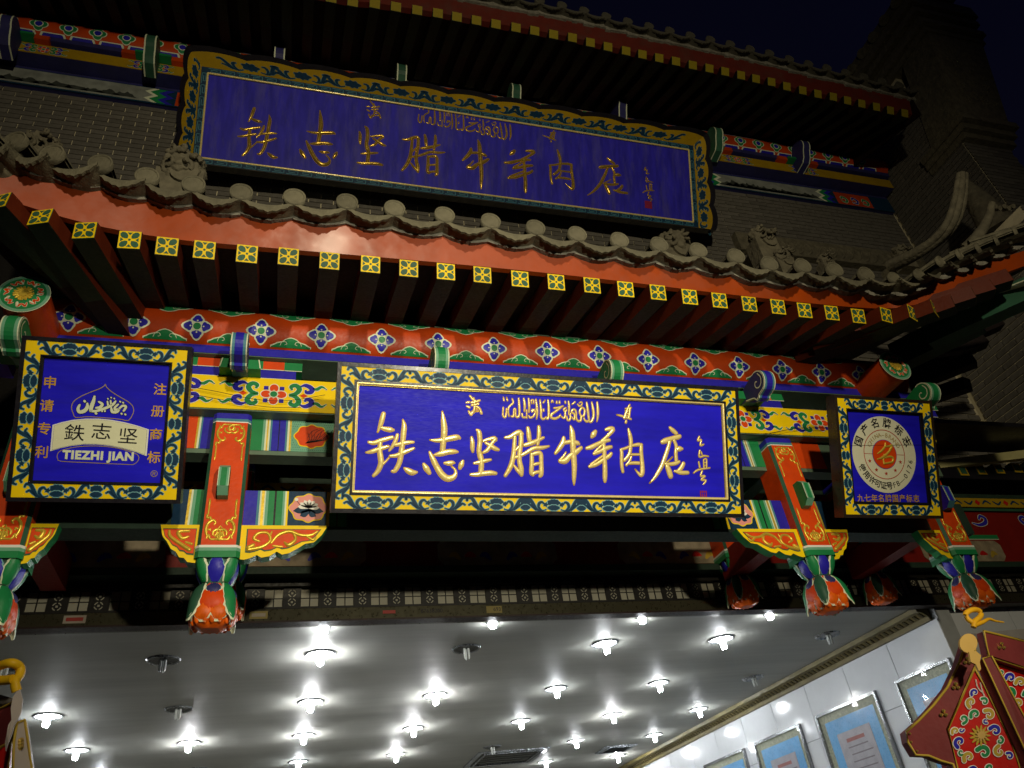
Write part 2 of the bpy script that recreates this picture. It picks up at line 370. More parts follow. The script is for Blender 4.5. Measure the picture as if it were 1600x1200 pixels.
for i, (y0, y1, lab) in enumerate(((4.43+.2, 5.24, 'nearest the pier'), (5.50, 6.35, 'second from the shop front'), (6.62, 7.46, 'third from the shop front'), (7.67, 8.58, 'farthest from the shop front'))):
    t = thing('framed_certificate', (4.70, y0, H+.5), 'certificate in blue mat on the tiled wall, ' + lab, 'picture frame', 'framed certificates on the tiled wall')
    z1 = H+1.22; z0 = z1-1.0; x = 4.716
    m = MB(); e = .022
    m.box((x-.03, y0, z0), (x-.001, y0+e, z1), SLV); m.box((x-.03, y1-e, z0), (x-.001, y1, z1), SLV)
    m.box((x-.03, y0+e, z1-e), (x-.001, y1-e, z1), SLV); m.box((x-.03, y0+e, z0), (x-.001, y1-e, z0+e), SLV); m.build('frame', t)
    m = MB(); m.box((x-.010, y0+e, z0+e), (x-.002, y1-e, z1-e), PAT); m.build('patterned_border', t)
    m = MB(); m.box((x-.013, y0+.085, z0+.085), (x-.0105, y1-.085, z1-.085), BMT); m.build('blue_mat', t)
    m = MB(); m.box((x-.016, y0+.20, z0+.20), (x-.0135, y1-.20, z1-.20), PAP)
    m.build('certificate_sheet', t)
    m = MB(); rl = random.Random(i)
    for k_ in range(9):
        zc_ = z1-.27-k_*.055; hh_ = .014 if k_ == 0 else .005; y_ = (y0+y1)/2; ww_ = (.12 if k_ == 0 else rl.uniform(.13, .19)); m.box((x-.0168, y_-ww_, zc_-hh_), (x-.0161, y_+ww_*(1 if k_ == 0 else rl.uniform(.5, 1)), zc_+hh_), mat('printed_grey', '#6E6670', .5) if k_ else mat('printed_red', '#8E4A44', .5))
    m.build('printed_lines', t)
    m = MB(); m.box((x-.0245, y0+e, z0+e), (x-.0225, y1-e, z1-e), GLS); m.build('glass', t)

# ---- lattice frieze above the opening (Y 4.57)
lat = thing('lattice_frieze', (1.4, 4.57, H+1.6), 'dark wooden lattice frieze with pale square panes above the shop opening', 'lattice')
YL = 4.57; zb, zt = H+1.672, H+1.797
per = .2065; x0 = .020
m = MB(); xa, xb_ = -2.6, 7.4
m.box((xa, YL-.02, zb-.012), (xb_, YL+.05, zb), LAT); m.box((xa, YL-.022, zt), (xb_, YL+.05, zt+.022), LAT); m.box((xa, YL-.02, zt+.135), (xb_, YL+.05, zt+.15), LAT)
m.box((xa, YL+.052, zb-.012), (xb_, YL+.07, zt+.15), LAT); m.build('lattice_rail', lat)
pm = MB(); pm.box((-.055, 0, -.0595), (.055, .02, .0595), GRP); po = pm.build('pane'); pme = po.data; bpy.data.objects.remove(po)
rm = MB()
def ringlat(mb, cx, cz, y, s=1):
    n = 12
    for a0, a1 in ((.25, 1.32), (1.82, 2.9), (3.39, 4.46), (4.97, 6.03)):
        pts = [(cx+.021*s*math.cos(a0+(a1-a0)*i/3), y, cz+.021*s*math.sin(a0+(a1-a0)*i/3)) for i in range(4)]
        vs = []
        for i in range(4):
            t = a0+(a1-a0)*i/3; vs += [(cx+.0235*s*math.cos(t), y, cz+.0235*s*math.sin(t)), (cx+.0175*s*math.cos(t), y, cz+.0175*s*math.sin(t))]
        mb.add(vs, [(2*i, 2*i+2, 2*i+3, 2*i+1) for i in range(3)], GRP)
    mb.box((cx-.006, y-.001, cz-.006), (cx+.006, y, cz+.006), GRP)
sep = MB()
for i in range(-13, 37):
    xc = x0 + i*per - .155+.104
    for (zc, zh) in (((zb+zt)/2, 1), (zt+.0785, .99)):
        inst('pane', pme, lat, (xc, YL+.02, zc), scale=(1, 1, zh*(.112/.11)))
        sep.box((xc-.0025, YL+.012, zc-.055), (xc+.0025, YL+.0195, zc+.055), LAT)
        sep.box((xc-.0515, YL+.013, zc-.002), (xc+.0515, YL+.0195, zc+.002), LAT)
        xr = xc + per/2
        sep.box((xr-.052, YL+.005, zc-.0575), (xr+.052, YL+.045, zc+.0565), LAT)
        ringlat(rm, xr, zc+.027, YL+.003); ringlat(rm, xr, zc-.027, YL+.003)
sep.build('muntin', lat, kind='stuff'); rm.build('ring_fretwork', lat, kind='stuff')
# beam above lattice & shutter rail below
bm = thing('painted_lintel_beam', (1.4, 4.55, H+1.95), 'dark painted lintel beam with green edge behind the hanging signs', 'beam')
m = MB(); m.box((-2.8, 4.45, H+1.835), (7.4, 4.75, H+1.878), GRB); m.build('lower_fillet', bm)
m = MB(); m.box((-2.8, 4.50, H+1.88), (7.4, 4.75, H+2.33), mat('dim_red_paint', '#7C160C', .5, var=.1)); m.build('beam_body', bm)
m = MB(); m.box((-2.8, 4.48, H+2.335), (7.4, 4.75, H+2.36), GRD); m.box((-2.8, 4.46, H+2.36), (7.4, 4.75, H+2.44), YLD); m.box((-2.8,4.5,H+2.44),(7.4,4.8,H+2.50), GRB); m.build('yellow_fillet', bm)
m = MB(); pl = plane_surf((0, 4.499, H), (1,0,0), (0,0,1), (0,-1,0))
for bay in (-2.2, -1.05, .1, 1.35, 2.6, 3.9, 5.15, 6.3):   # framed mural cartouches & curls
    c = bay
    m.prism([(c-.36,4.497,H+1.90),(c+.36,4.497,H+1.90),(c+.40,4.497,H+1.94),(c+.40,4.497,H+2.04),(c+.36,4.497,H+2.075),(c-.36,4.497,H+2.075),(c-.40,4.497,H+2.04),(c-.40,4.497,H+1.94)], (0,-.003,0), mat('mural_cream', '#8E8068', .6, var=.35, nscale=12))
    m.box((c-.42, 4.493, H+2.09), (c+.42, 4.4995, H+2.125), GRN); m.box((c-.42, 4.494, H+2.085), (c+.42, 4.4992, H+2.09), CRM)
    for s in (-1, 1):
        for dx in (.12, .34):
            pth = [(c+s*(dx-.10), 2.23, .006), (c+s*(dx-.04), 2.215, .012), (c+s*(dx+.03), 2.235, .016), (c+s*(dx+.05), 2.275, .014), (c+s*(dx+.01), 2.295, .012), (c+s*(dx-.015), 2.27, .009)]
            ribbon(m, pth, pl, .001, CRM, .004); ribbon(m, pth, pl, .002, GRN if dx < .2 else BLU)
        for k in range(3):
            ribbon(m, [(c+s*(.06+.1*k), 1.94+.02*(k%2), .01), (c+s*(.09+.1*k), 1.97, .02), (c+s*(.12+.1*k), 1.96, .008)], pl, .005, [BLU, CRD, OCH][k])
m.build('painted_ornament', bm)
m = MB(); pl2 = plane_surf((0, 4.459, H), (1,0,0), (0,0,1), (0,-1,0))
for k in range(34):
    c = -2.6+.3*k; blob(m, c, 2.40, lambda t: .026*(.7+.3*abs(math.cos(2*t))), pl2, .001, CRD, 16); ribbon(m, [(c+.05,2.39,.006),(c+.09,2.415,.009),(c+.13,2.39,.006)], pl2, .001, NVY); ribbon(m, [(c-.13,2.41,.006),(c-.09,2.385,.009),(c-.05,2.41,.006)], pl2, .001, NVY)
m.build('fillet_ornament', bm)
sh = thing('shutter_rail', (1.4, 4.58, H+1.6), 'steel roller shutter rail with phone number stickers along the top of the opening', 'shutter rail')
m = MB(); m.box((-2.8, 4.54, H+1.585), (7.4, 4.66, H+1.655), STL); m.build('rail_body', sh)
m = MB(); m.box((-2.8, 4.53, H+1.574), (7.4, 4.61, H+1.584), mat('rail_rubber_edge', '#2A1C18', .5)); m.build('bottom_edge', sh)
ps = plane_surf((0, 4.539, H), (1,0,0), (0,0,1), (0,-1,0))
SR = mat('sticker_red', '#8A3028', .5); SY = mat('sticker_yellow', '#7C6E3C', .5); SWh = mat('sticker_white', '#8C8274', .5)
for (pxl, wd, colr, txt, tcol) in ((118, .11, SWh, '', SR), (404, .10, SY, '', INK), (608, .10, None, '', SR), (675, .11, None, '87638200', INK), (773, .10, SY, '    693', INK)):
    q = P(pxl, 962, 4.54); m = MB(); zz = 1.622
    if colr: m.box((q.x-wd/2, 4.5375, H+zz-.022), (q.x+wd/2, 4.5395, H+zz+.022), colr)
    if txt: text_mesh(m, txt, ps, q.x, zz, .034, .0025, tcol)
    else: m.box((q.x-wd*.38, 4.5362, H+zz-.010), (q.x+wd*.38, 4.5372, H+zz+.010), tcol if tcol is SR else SWh)
    m.build('sticker', sh)

# ================================================================= GALLERY (hanging-post front)
gal = thing('hanging_post_gallery', (1.35, 3.55, H+1.2), 'painted timber gallery with red purlin, banded beams and hanging lotus posts', 'timber gallery')
XC = 1.345
XP = [-1.17, -.285, 2.985, 4.03]
pf = plane_surf((0, 3.525, H), (1,0,0), (0,0,1), (0,-1,0))
# purlin
PY, PZ, PR = 3.60, H+2.895, .155
def purl(u, v, h=0):                                  # v along the surface, 0 = facing the street
    a = v / PR; return Vector((u, PY - (PR+h)*math.cos(a), PZ + (PR+h)*math.sin(a)))
XL, XR = -1.42, 4.22
m = MB(); n = 40
vs = [(x, PY - PR*math.cos(2*pi*i/n), PZ + PR*math.sin(2*pi*i/n)) for x in (XL, XR) for i in range(n)]
m.add(vs, [(i, (i+1)%n, n+(i+1)%n, n+i) for i in range(n)], RED, True); m.add(vs[:n], [list(range(n))], RED); m.add(vs[n:], [list(range(n))[::-1]], RED)
purlin = m.build('front_purlin', gal)
fx = [P(px, py, 3.455).x for px, py in ((105.7,502.5),(207.5,510),(306.7,518),(407.5,524),(502,528.7),(596.7,535),(685,541),(772.5,546.7),(856,553.7),(937.5,560.5),(1013.7,566),(1087.5,571),(1156.7,576.7),(1223.7,581),(1286,587.5),(1347.5,590.5))]
VC = -.055
fx = [XL+.02] + fx
for c in fx[1:]:
    m = MB()
    q4 = lambda t, R: R*(.60+.40*abs(math.cos(2*t))**1.1)*(1+.06*math.cos(8*t))
    blob(m, c, VC, lambda t: q4(t, .073)+.004, purl, .0016, CRM, 40, 4)
    for a in range(4):
        ca, sa = math.cos(a*pi/2), math.sin(a*pi/2)
        blob(m, c+.043*ca, VC+.043*sa, lambda t: .0205*(1+.28*max(0, math.cos(t-a*pi/2))**3), purl, .0028, BLU, 16, 2)
        for s in (-1, 1):
            blob(m, c+.038*ca-s*.016*sa, VC+.038*sa+s*.016*ca, lambda t: .0105, purl, .0030, BLU, 10, 1)
        blob(m, c+.033*ca, VC+.033*sa, lambda t: .0045, purl, .0036, CRM, 8, 1)
    blob(m, c, VC, lambda t: .025, purl, .0034, CRM, 20, 2); blob(m, c, VC, lambda t: .0195, purl, .0042, GRN, 20, 2)
    m.build('painted_flower', purlin)
def cloud(mb, cx, v0, sg, wd=.105, ht=.062):
    def outline(g):
        pts = []
        K = 14
        for i in range(K+1):
            x = -1 + 2*i/K; ax = abs(x)
            y = .10 + .30*(1-ax)**.7 + (.42 if ax < .45 else 0)*math.sqrt(max(0, 1-(ax/.45)**2)) + .16*math.exp(-((ax-.62)/.16)**2)
            pts.append((cx + x*(wd+g), v0 + sg*(y*ht + g)))
        return pts
    for g_, hh, mt in ((.005, .0014, CRM), (0, .0026, GRN)):
        o = outline(g_); vs = []; rows = 3
        for i, (x, y) in enumerate(o):
            for k in range(rows+1): vs.append(purl(x, v0 + (y-v0)*k/rows, hh))
        mb.add(vs, [(i*(rows+1)+k, (i+1)*(rows+1)+k, (i+1)*(rows+1)+k+1, i*(rows+1)+k+1) for i in range(len(o)-1) for k in range(rows)], mt)
    for s in (-1, 1):
        ribbon(mb, [(cx+s*.058, v0+sg*.012, .0012), (cx+s*.05, v0+sg*.030, .0016), (cx+s*.030, v0+sg*.034, .0016), (cx+s*.022, v0+sg*.022, .0016), (cx+s*.034, v0+sg*.016, .0014)], purl, .0036, CRM, 0, 3)
m = MB()
mids = [(a+b)/2 for a, b in zip(fx[1:], fx[2:])]
mids = [mids[0]-.333] + mids + [mids[-1]+.33]
for c in mids:
    for v_, sg, a_, b_ in ((-.140, 1, .105, .066), (.088, -1, .12, .07)): m = MB(); cloud(m, c, v_, sg, a_, b_); m.build('painted_cloud', purlin)
m = MB(); A_ = [.086, .11, .135, .16, .185]; vs = [purl(x, v, .0022) for x in (XL, XR) for v in A_]; m.add(vs, [(i, i+1, 6+i, 5+i) for i in range(4)], GRG); m.build('painted_top_band', purlin)
# cross purlins with painted disc ends
for (cx, cy, rr, nm) in ((37, 459, .112, 0), (1399, 571, .112, 1)):
    q = P(cx, cy, 3.22); m = MB()
    m.tube([(q.x, 3.221, q.z), (q.x, 3.62, q.z), (q.x, 4.4, q.z)], rr*.97, RED, 28); cp = m.build('cross_purlin', gal)
    sf = plane_surf((q.x, 3.2205, q.z), (1,0,0), (0,0,1), (0,-1,0)); m = MB()
    blob(m, 0, 0, lambda t: rr+.004, sf, -.001, CRM, 36); blob(m, 0, 0, lambda t: rr+.001, sf, .001, GRL, 36); blob(m, 0, 0, lambda t: rr*.88, sf, .002, GRN, 36)
    for a in range(7):
        t0 = a*2*pi/7; pth = []
        for k in range(6):
            t = t0 + k*.13; r = rr*(.66+.10*math.sin(k*2.4+a)); pth.append((r*math.cos(t), r*math.sin(t), .0045 if k < 5 else .002))
        ribbon(m, pth, sf, .003, CRM, .002, 3); ribbon(m, pth, sf, .004, REDO, 0, 3)
        ribbon(m, [(rr*.72*math.cos(t0+.1), rr*.72*math.sin(t0+.1), .003), (rr*.54*math.cos(t0), rr*.54*math.sin(t0), .004)], sf, .0045, CRM)
    blob(m, 0, 0, lambda t: rr*.42*(.86+.14*math.cos(11*t)), sf, .005, GLP, 66); blob(m, 0, 0, lambda t: rr*.24*(.8+.2*math.cos(9*t)), sf, .009, GLP, 54)
    for k in range(16): relief(m, [(rr*.12*math.cos(k*.39), rr*.12*math.sin(k*.39), .003), (rr*.38*math.cos(k*.39+.1), rr*.38*math.sin(k*.39+.1), .004)], sf, GLP, 1, 2, .005, 4)
    m.build('painted_disc_end', cp)
# blue board under purlin
m = MB(); m.box((XL, 3.50, H+2.70), (XR, 3.585, H+2.752), BLU); m.box((XL, 3.503, H+2.695), (XR, 3.69, H+2.6995), GRG); m.build('under_purlin_board', gal)
# beams and banded paint
def beam(name, y0, y1, z0, z1, front, under):
    m = MB(); m.box((XL+.3, y0, z0), (XR+.05, y1, z1), under); b_ = m.build(name, gal)
    return b_
yb = beam('yellow_beam', 3.532, 3.64, H+2.355, H+2.572, YEL, GRG)
m = MB(); m.box((XL+.3, 3.527, H+2.362), (XR+.05, 3.531, H+2.570), YEL); m.build('yellow_face', yb)
b1 = beam('upper_tie_beam', 3.604, 3.70, H+2.135, H+2.354, GRN, GRG)
b2 = beam('lower_tie_beam', 3.584, 3.72, H+1.705, H+1.915, GRN, GRB)
def bands(par, y, z0, z1, xs):
    m = MB()
    for x0_, x1_, c in xs: m.box((x0_, y-.003, z0), (x1_, y, z1), c)
    m.build('painted_band', par)
def pxx(px, Y, py): return P(px, py, Y).x
Y1, Y2 = 3.6, 3.58
def mirr(L): return [(2*XC-b_, 2*XC-a_, c) for a_, b_, c in L]
def seq(edges, Y, py):
    xs = [(pxx(e, Y, py)) for e, _ in edges]; return [(xs[i], xs[i+1], edges[i][1]) for i in range(len(edges)-1)]
R1 = seq([(388,GRN),(410,GRL),(414,CRM),(416.5,GLP),(419,CRM),(421.5,TEA),(424.5,BLU),(435,BLK),(436.5,BLU),(446,TEA),(449,CRM),(452,GLP),(455,GRL),(512,GRL),(530,GRL)], Y1, 680)
R2 = seq([(376,BLU),(401,TEA),(405,CRM),(407.5,GLP),(412,CRM),(414,GRL),(418.5,GRN),(428,BLK),(431,GRN),(441,GRL),(444.5,CRM),(447,YEL),(450,NVY),(510,NVY)], Y2, 795)
xe = R2[-1][1]
R2 += [(xe, xe+.015, YEL), (xe+.015, xe+.05, GRN), (xe+.05, xe+.056, BLK), (xe+.056, xe+.10, GRN)]
L1 = seq([(240,REDO),(306,GLP),(309,CRM),(312,TEA),(314.5,BLU),(330,BLU)], Y1, 680)
L2 = seq([(270,NVY),(292,GLP),(296,CRM),(299,GRL),(304,GRN),(318,GRN)], Y2, 795)
zz1 = (H+2.160, H+2.352); zz2 = (H+1.722, H+1.913)
for L_, Y_, zz, par in ((R1, 3.604, zz1, b1), (L1, 3.604, zz1, b1), (R2, 3.584, zz2, b2), (L2, 3.584, zz2, b2)):
    bands(par, Y_, zz[0], zz[1], L_); bands(par, Y_, zz[0], zz[1], mirr(L_))
# cartouches
def cart(par, cx, cz, Y, w_, h_, fill, rim, deco):
    sf = plane_surf((cx, Y, cz), (1,0,0), (0,0,1), (0,-1,0)); m = MB()
    rf = lambda t: (1/math.sqrt((math.cos(t)/w_)**2+(math.sin(t)/h_)**2))*(.94+.06*math.cos(8*t))
    blob(m, 0, 0, lambda t: rf(t)+.006, sf, .001, rim, 64); blob(m, 0, 0, rf, sf, .002, fill, 64)
    if deco == 'lotus':
        for a in range(7): ribbon(m, [(.0, .0, .004), (.035*math.cos(a*.5), .03*math.sin(a*.5), .011), (.052*math.cos(a*.5), .045*math.sin(a*.5), .001)], sf, .004, WHT)
        for a in (3.5, 4.2, 5.2, 5.9): ribbon(m, [(.01, -.01, .006), (.045*math.cos(a), .04*math.sin(a), .018), (.075*math.cos(a), .05*math.sin(a), .003)], sf, .003, NVY)
        blob(m, -.06, .045, lambda t: .009, sf, .004, WHT, 10); ribbon(m, [(-.06,.04,.001),(-.03,0,.0015)], sf, .0035, NVY)
    else:
        for a in range(9): ribbon(m, [(-.03, -.045, .0012), (-.01+.01*a, -.02, .0012), (-.02+.018*a, .02+.012*math.sin(a*2.), .001)], sf, .004, INK)
        for a in range(5): ribbon(m, [(-.02+.02*a, -.01, .001), (.0+.025*a, .03, .001), (.03+.02*a, .045, .0008)], sf, .004, INK)
    m.build('painted_cartouche', par)
q = P(487, 680, 3.6); cart(b1, q.x-.0, H+2.255, 3.6, .088, .072, REDO, YEL, 'bird'); cart(b1, 2*XC-q.x, H+2.255, 3.6, .088, .072, REDO, YEL, 'bird')
q = P(482, 795, 3.58); cart(b2, q.x, H+1.82, 3.58, .092, .076, PNK, YEL, 'lotus'); cart(b2, 2*XC-q.x, H+1.82, 3.58, .092, .076, PNK, YEL, 'lotus')
m = MB(); sf = plane_surf((0, 3.5995, H), (1,0,0), (0,0,1), (0,-1,0))   # dotted panel ground behind the upper cartouches
for cxm in (P(487, 680, 3.6).x, 2*XC - P(487, 680, 3.6).x):
    for i in range(20):
        for j in range(13):
            x = cxm-.10+i*.0105+(.005 if j % 2 else 0); z = 2.168+j*.0145
            if ((x-cxm)/.105)**2+((z-2.255)/.085)**2 > 1: m.add([(x,3.5997,H+z),(x+.004,3.5997,H+z+.001),(x+.003,3.5997,H+z+.006)], [(0,1,2)], NVY)
m.build('dotted_ground', b1)
# yellow beam ornament: flowers with scrolls
def yel_unit(mb, c, zc, surf, s=1.0):
    for a in range(4):
        ca, sa = math.cos(a*pi/2), math.sin(a*pi/2)
        c45, s45 = math.cos(a*pi/2+pi/4), math.sin(a*pi/2+pi/4)
        mb.add([surf(c+c45*.058*s+dx*.012*s, zc+s45*.058*s+dz*.012*s, .0012) for dx, dz in ((-1,-1),(1,-1),(1,1),(-1,1))], [(0,1,2,3)], BLU)
        blob(mb, c+.037*s*ca, zc+.037*s*sa, lambda t: s*(.027+.006*max(0, math.cos(t-a*pi/2))**2), surf, .0016, WHT, 18)
        blob(mb, c+.037*s*ca, zc+.037*s*sa, lambda t: s*(.0225+.006*max(0, math.cos(t-a*pi/2))**2), surf, .0026, REDO, 18)
        blob(mb, c+.025*s*ca, zc+.025*s*sa, lambda t: .005*s, surf, .0034, PNK, 8)
    blob(mb, c, zc, lambda t: .023*s, surf, .0036, CRM, 16); blob(mb, c, zc, lambda t: .0185*s, surf, .0044, GRN, 16)
    for sd in (-1, 1):
        for ud in (-1, 1):
            g1 = [(c+sd*.085*s, zc+ud*.004, .006*s), (c+sd*.115*s, zc+ud*.012*s, .012*s), (c+sd*.132*s, zc+ud*.042*s, .014*s), (c+sd*.112*s, zc+ud*.066*s, .013*s), (c+sd*.088*s, zc+ud*.056*s, .011*s), (c+sd*.092*s, zc+ud*.038*s, .006*s)]
            b1_ = [(c+sd*.140*s, zc+ud*.062*s, .004*s), (c+sd*.165*s, zc+ud*.07*s, .012*s), (c+sd*.195*s, zc+ud*.052*s, .014*s), (c+sd*.195*s, zc+ud*.028*s, .013*s), (c+sd*.172*s, zc+ud*.022*s, .011*s), (c+sd*.165*s, zc+ud*.034*s, .006*s)]
            t1 = [(c+sd*.205*s, zc+ud*.05*s, .004*s), (c+sd*.225*s, zc+ud*.048*s, .010*s), (c+sd*.25*s, zc+ud*.066*s, .007*s), (c+sd*.275*s, zc+ud*.05*s, .002*s)]
            for pth, cl in ((g1, GRN), (b1_, BLU), (t1, GRN)): ribbon(mb, pth, surf, .0014, WHT, .003*s); ribbon(mb, pth, surf, .0026, cl)
        dm = [(c+sd*.135*s, zc), (c+sd*.155*s, zc+.014*s), (c+sd*.178*s, zc), (c+sd*.155*s, zc-.014*s)]
        mb.add([surf(x, y, .0018) for x, y in dm], [(0,1,2,3)], REDO)
yf = plane_surf((0, 3.5268, 0), (1,0,0), (0,0,1), (0,-1,0))
qc = P(428, 612, 3.527).x
cs = [qc-1.15, qc-.58, qc, qc+.58, 2*XC-qc-.58, 2*XC-qc, 2*XC-qc+.58, 2*XC-qc+1.15]
for c in cs:
    if XL+.5 < c < XR-.1: m = MB(); yel_unit(m, c, H+2.466, yf, 1.0); m.build('painted_scrolls', yb)
# carved bracket arms between board and yellow beam, scroll heads
heads = [(18,520,GRN,'g'),(371,552,BLU,'b'),(688,556,GRN,'g'),(960,580,GRN,'g'),(1198,602,BLU,'b'),(1450,607,GRN,'g')]
for (px, py, cl, cc) in heads:
    q = P(px, py, 3.27); x = q.x
    if px == 371: x = P(371, 552, 3.2).x
    base = thing if False else None
    for s in (-1, 1):    # arm block along X, cloud outline
        m = MB()
        for (a, b_, c_, za, zb_) in ((.07,.14,GRN,2.635,2.692),(.14,.28,REDO,2.635,2.692),(.28,.40,GRN,2.635,2.692),(.10,.36,BLU,2.575,2.632)):
            xx = sorted((x+s*a*.8, x+s*b_*.8)); m.box((xx[0], 3.535, H+za), (xx[1], 3.66, H+zb_), c_)
            m.box((xx[0]+.001, 3.5335, H+za-.002), (xx[1]-.001, 3.5348, H+za+.002), CRM)
        arm = m.build('bracket_arm', gal)
    m = MB(); m.prism([(x-.105,3.45,H+2.572),(x+.105,3.45,H+2.572),(x+.095,3.45,H+2.632),(x-.095,3.45,H+2.632)], (0,.09,0), GRN)
    m.prism([(x-.105,3.447,H+2.576),(x-.099,3.447,H+2.576),(x-.089,3.447,H+2.632),(x-.095,3.447,H+2.632)], (0,.0025,0), CRM); m.prism([(x+.099,3.447,H+2.576),(x+.105,3.447,H+2.576),(x+.095,3.447,H+2.632),(x+.089,3.447,H+2.632)], (0,.0025,0), CRM)
    m.build('seat_block', arm)
    # scroll head outline in (Y,Z)
    zc = H+2.590; yc = 3.30
    out = []
    for i in range(14):
        t = math.radians(-60 - i*18); out.append((yc + .098*math.cos(t), zc + .098*math.sin(t)))
    out = [(yc+.16, zc+.05)] + [(yc+.078*math.cos(math.radians(a)), zc+.078*math.sin(math.radians(a))) for a in range(75, 250, 14)] + [(yc+.02, zc-.080), (yc+.03, zc-.092), (yc+.06, zc-.095), (yc+.07, zc-.075), (yc+.11, zc-.055), (yc+.16, zc-.035), (yc+.24, zc-.02), (yc+.24, zc+.02)]
    hw = .040; m = MB()
    m.prism([(x-hw, y, z) for y, z in out], (2*hw, 0, 0), cl if cc == 'g' else BLD, side=TEA if cc == 'b' else GRL)
    def strip(mb, out, xa, xb, off, mt):
        k = len(out); vs = []
        for i, (y, z) in enumerate(out):
            a = out[max(0,i-1)]; b_ = out[min(k-1,i+1)]; dy, dz = b_[0]-a[0], b_[1]-a[1]; l = math.hypot(dy, dz); ny, nz = -dz/l, dy/l
            if ny*(y-yc)+nz*(z-zc) < 0: ny, nz = -ny, -nz
            vs += [(xa, y+ny*off, z+nz*off), (xb, y+ny*off, z+nz*off)]
        mb.add(vs, [(2*i, 2*i+2, 2*i+3, 2*i+1) for i in range(k-1)], mt)
    st = out[1:-2]
    strip(m, st, x-hw, x-hw+.006, .0015, CRM); strip(m, st, x+hw-.006, x+hw, .0015, CRM); strip(m, st, x-.020, x+.020, .003, cl)
    for s in (-1, 1):
        sfx = lambda u, v, h, s=s: Vector((x+s*(hw+h), yc+u, zc+v))
        sp = [(.058*(1-.11*i)*math.cos(i*.75+2.2), .058*(1-.11*i)*math.sin(i*.75+2.2), .0035) for i in range(9)]
        ribbon(m, sp, sfx, .002, CRM, 0, 3)
        ribbon(m, [(y-yc, z-zc, .0035) for y, z in [(a+(yc-a)*.05, b_+(zc-b_)*.05) for a, b_ in st]], sfx, .002, CRM, 0, 2)
    m.build('scroll_head', arm)

# ---- gold ornaments on a post, in local post coords (u: -.08..+.08, v up)
OU = [[(0,.0,.006),(-.012,-.012,.007),(-.004,-.03,.004)],
      [(-.058,.0,.004),(-.05,-.02,.007),(-.04,.004,.006),(-.02,.006,.006),(0,.004,.008)],
      [(-.055,-.012,.006),(-.064,-.05,.008),(-.058,-.09,.008),(-.038,-.112,.008),(-.024,-.098,.006),(-.03,-.085,.004)],
      [(-.045,-.105,.006),(-.052,-.13,.007),(-.064,-.125,.006),(-.066,-.145,.006)],
      [(-.062,-.15,.005),(-.062,-.20,.005),(-.062,-.235,.006),(-.064,-.25,.002)],
      [(-.03,-.02,.005),(-.03,-.04,.007),(-.014,-.055,.007),(0,-.05,.006)],
      [(-.02,-.018,.004),(-.01,-.034,.005),(0,-.03,.004)],
      [(-.056,-.05,.004),(-.046,-.056,.006),(-.044,-.046,.003)]]
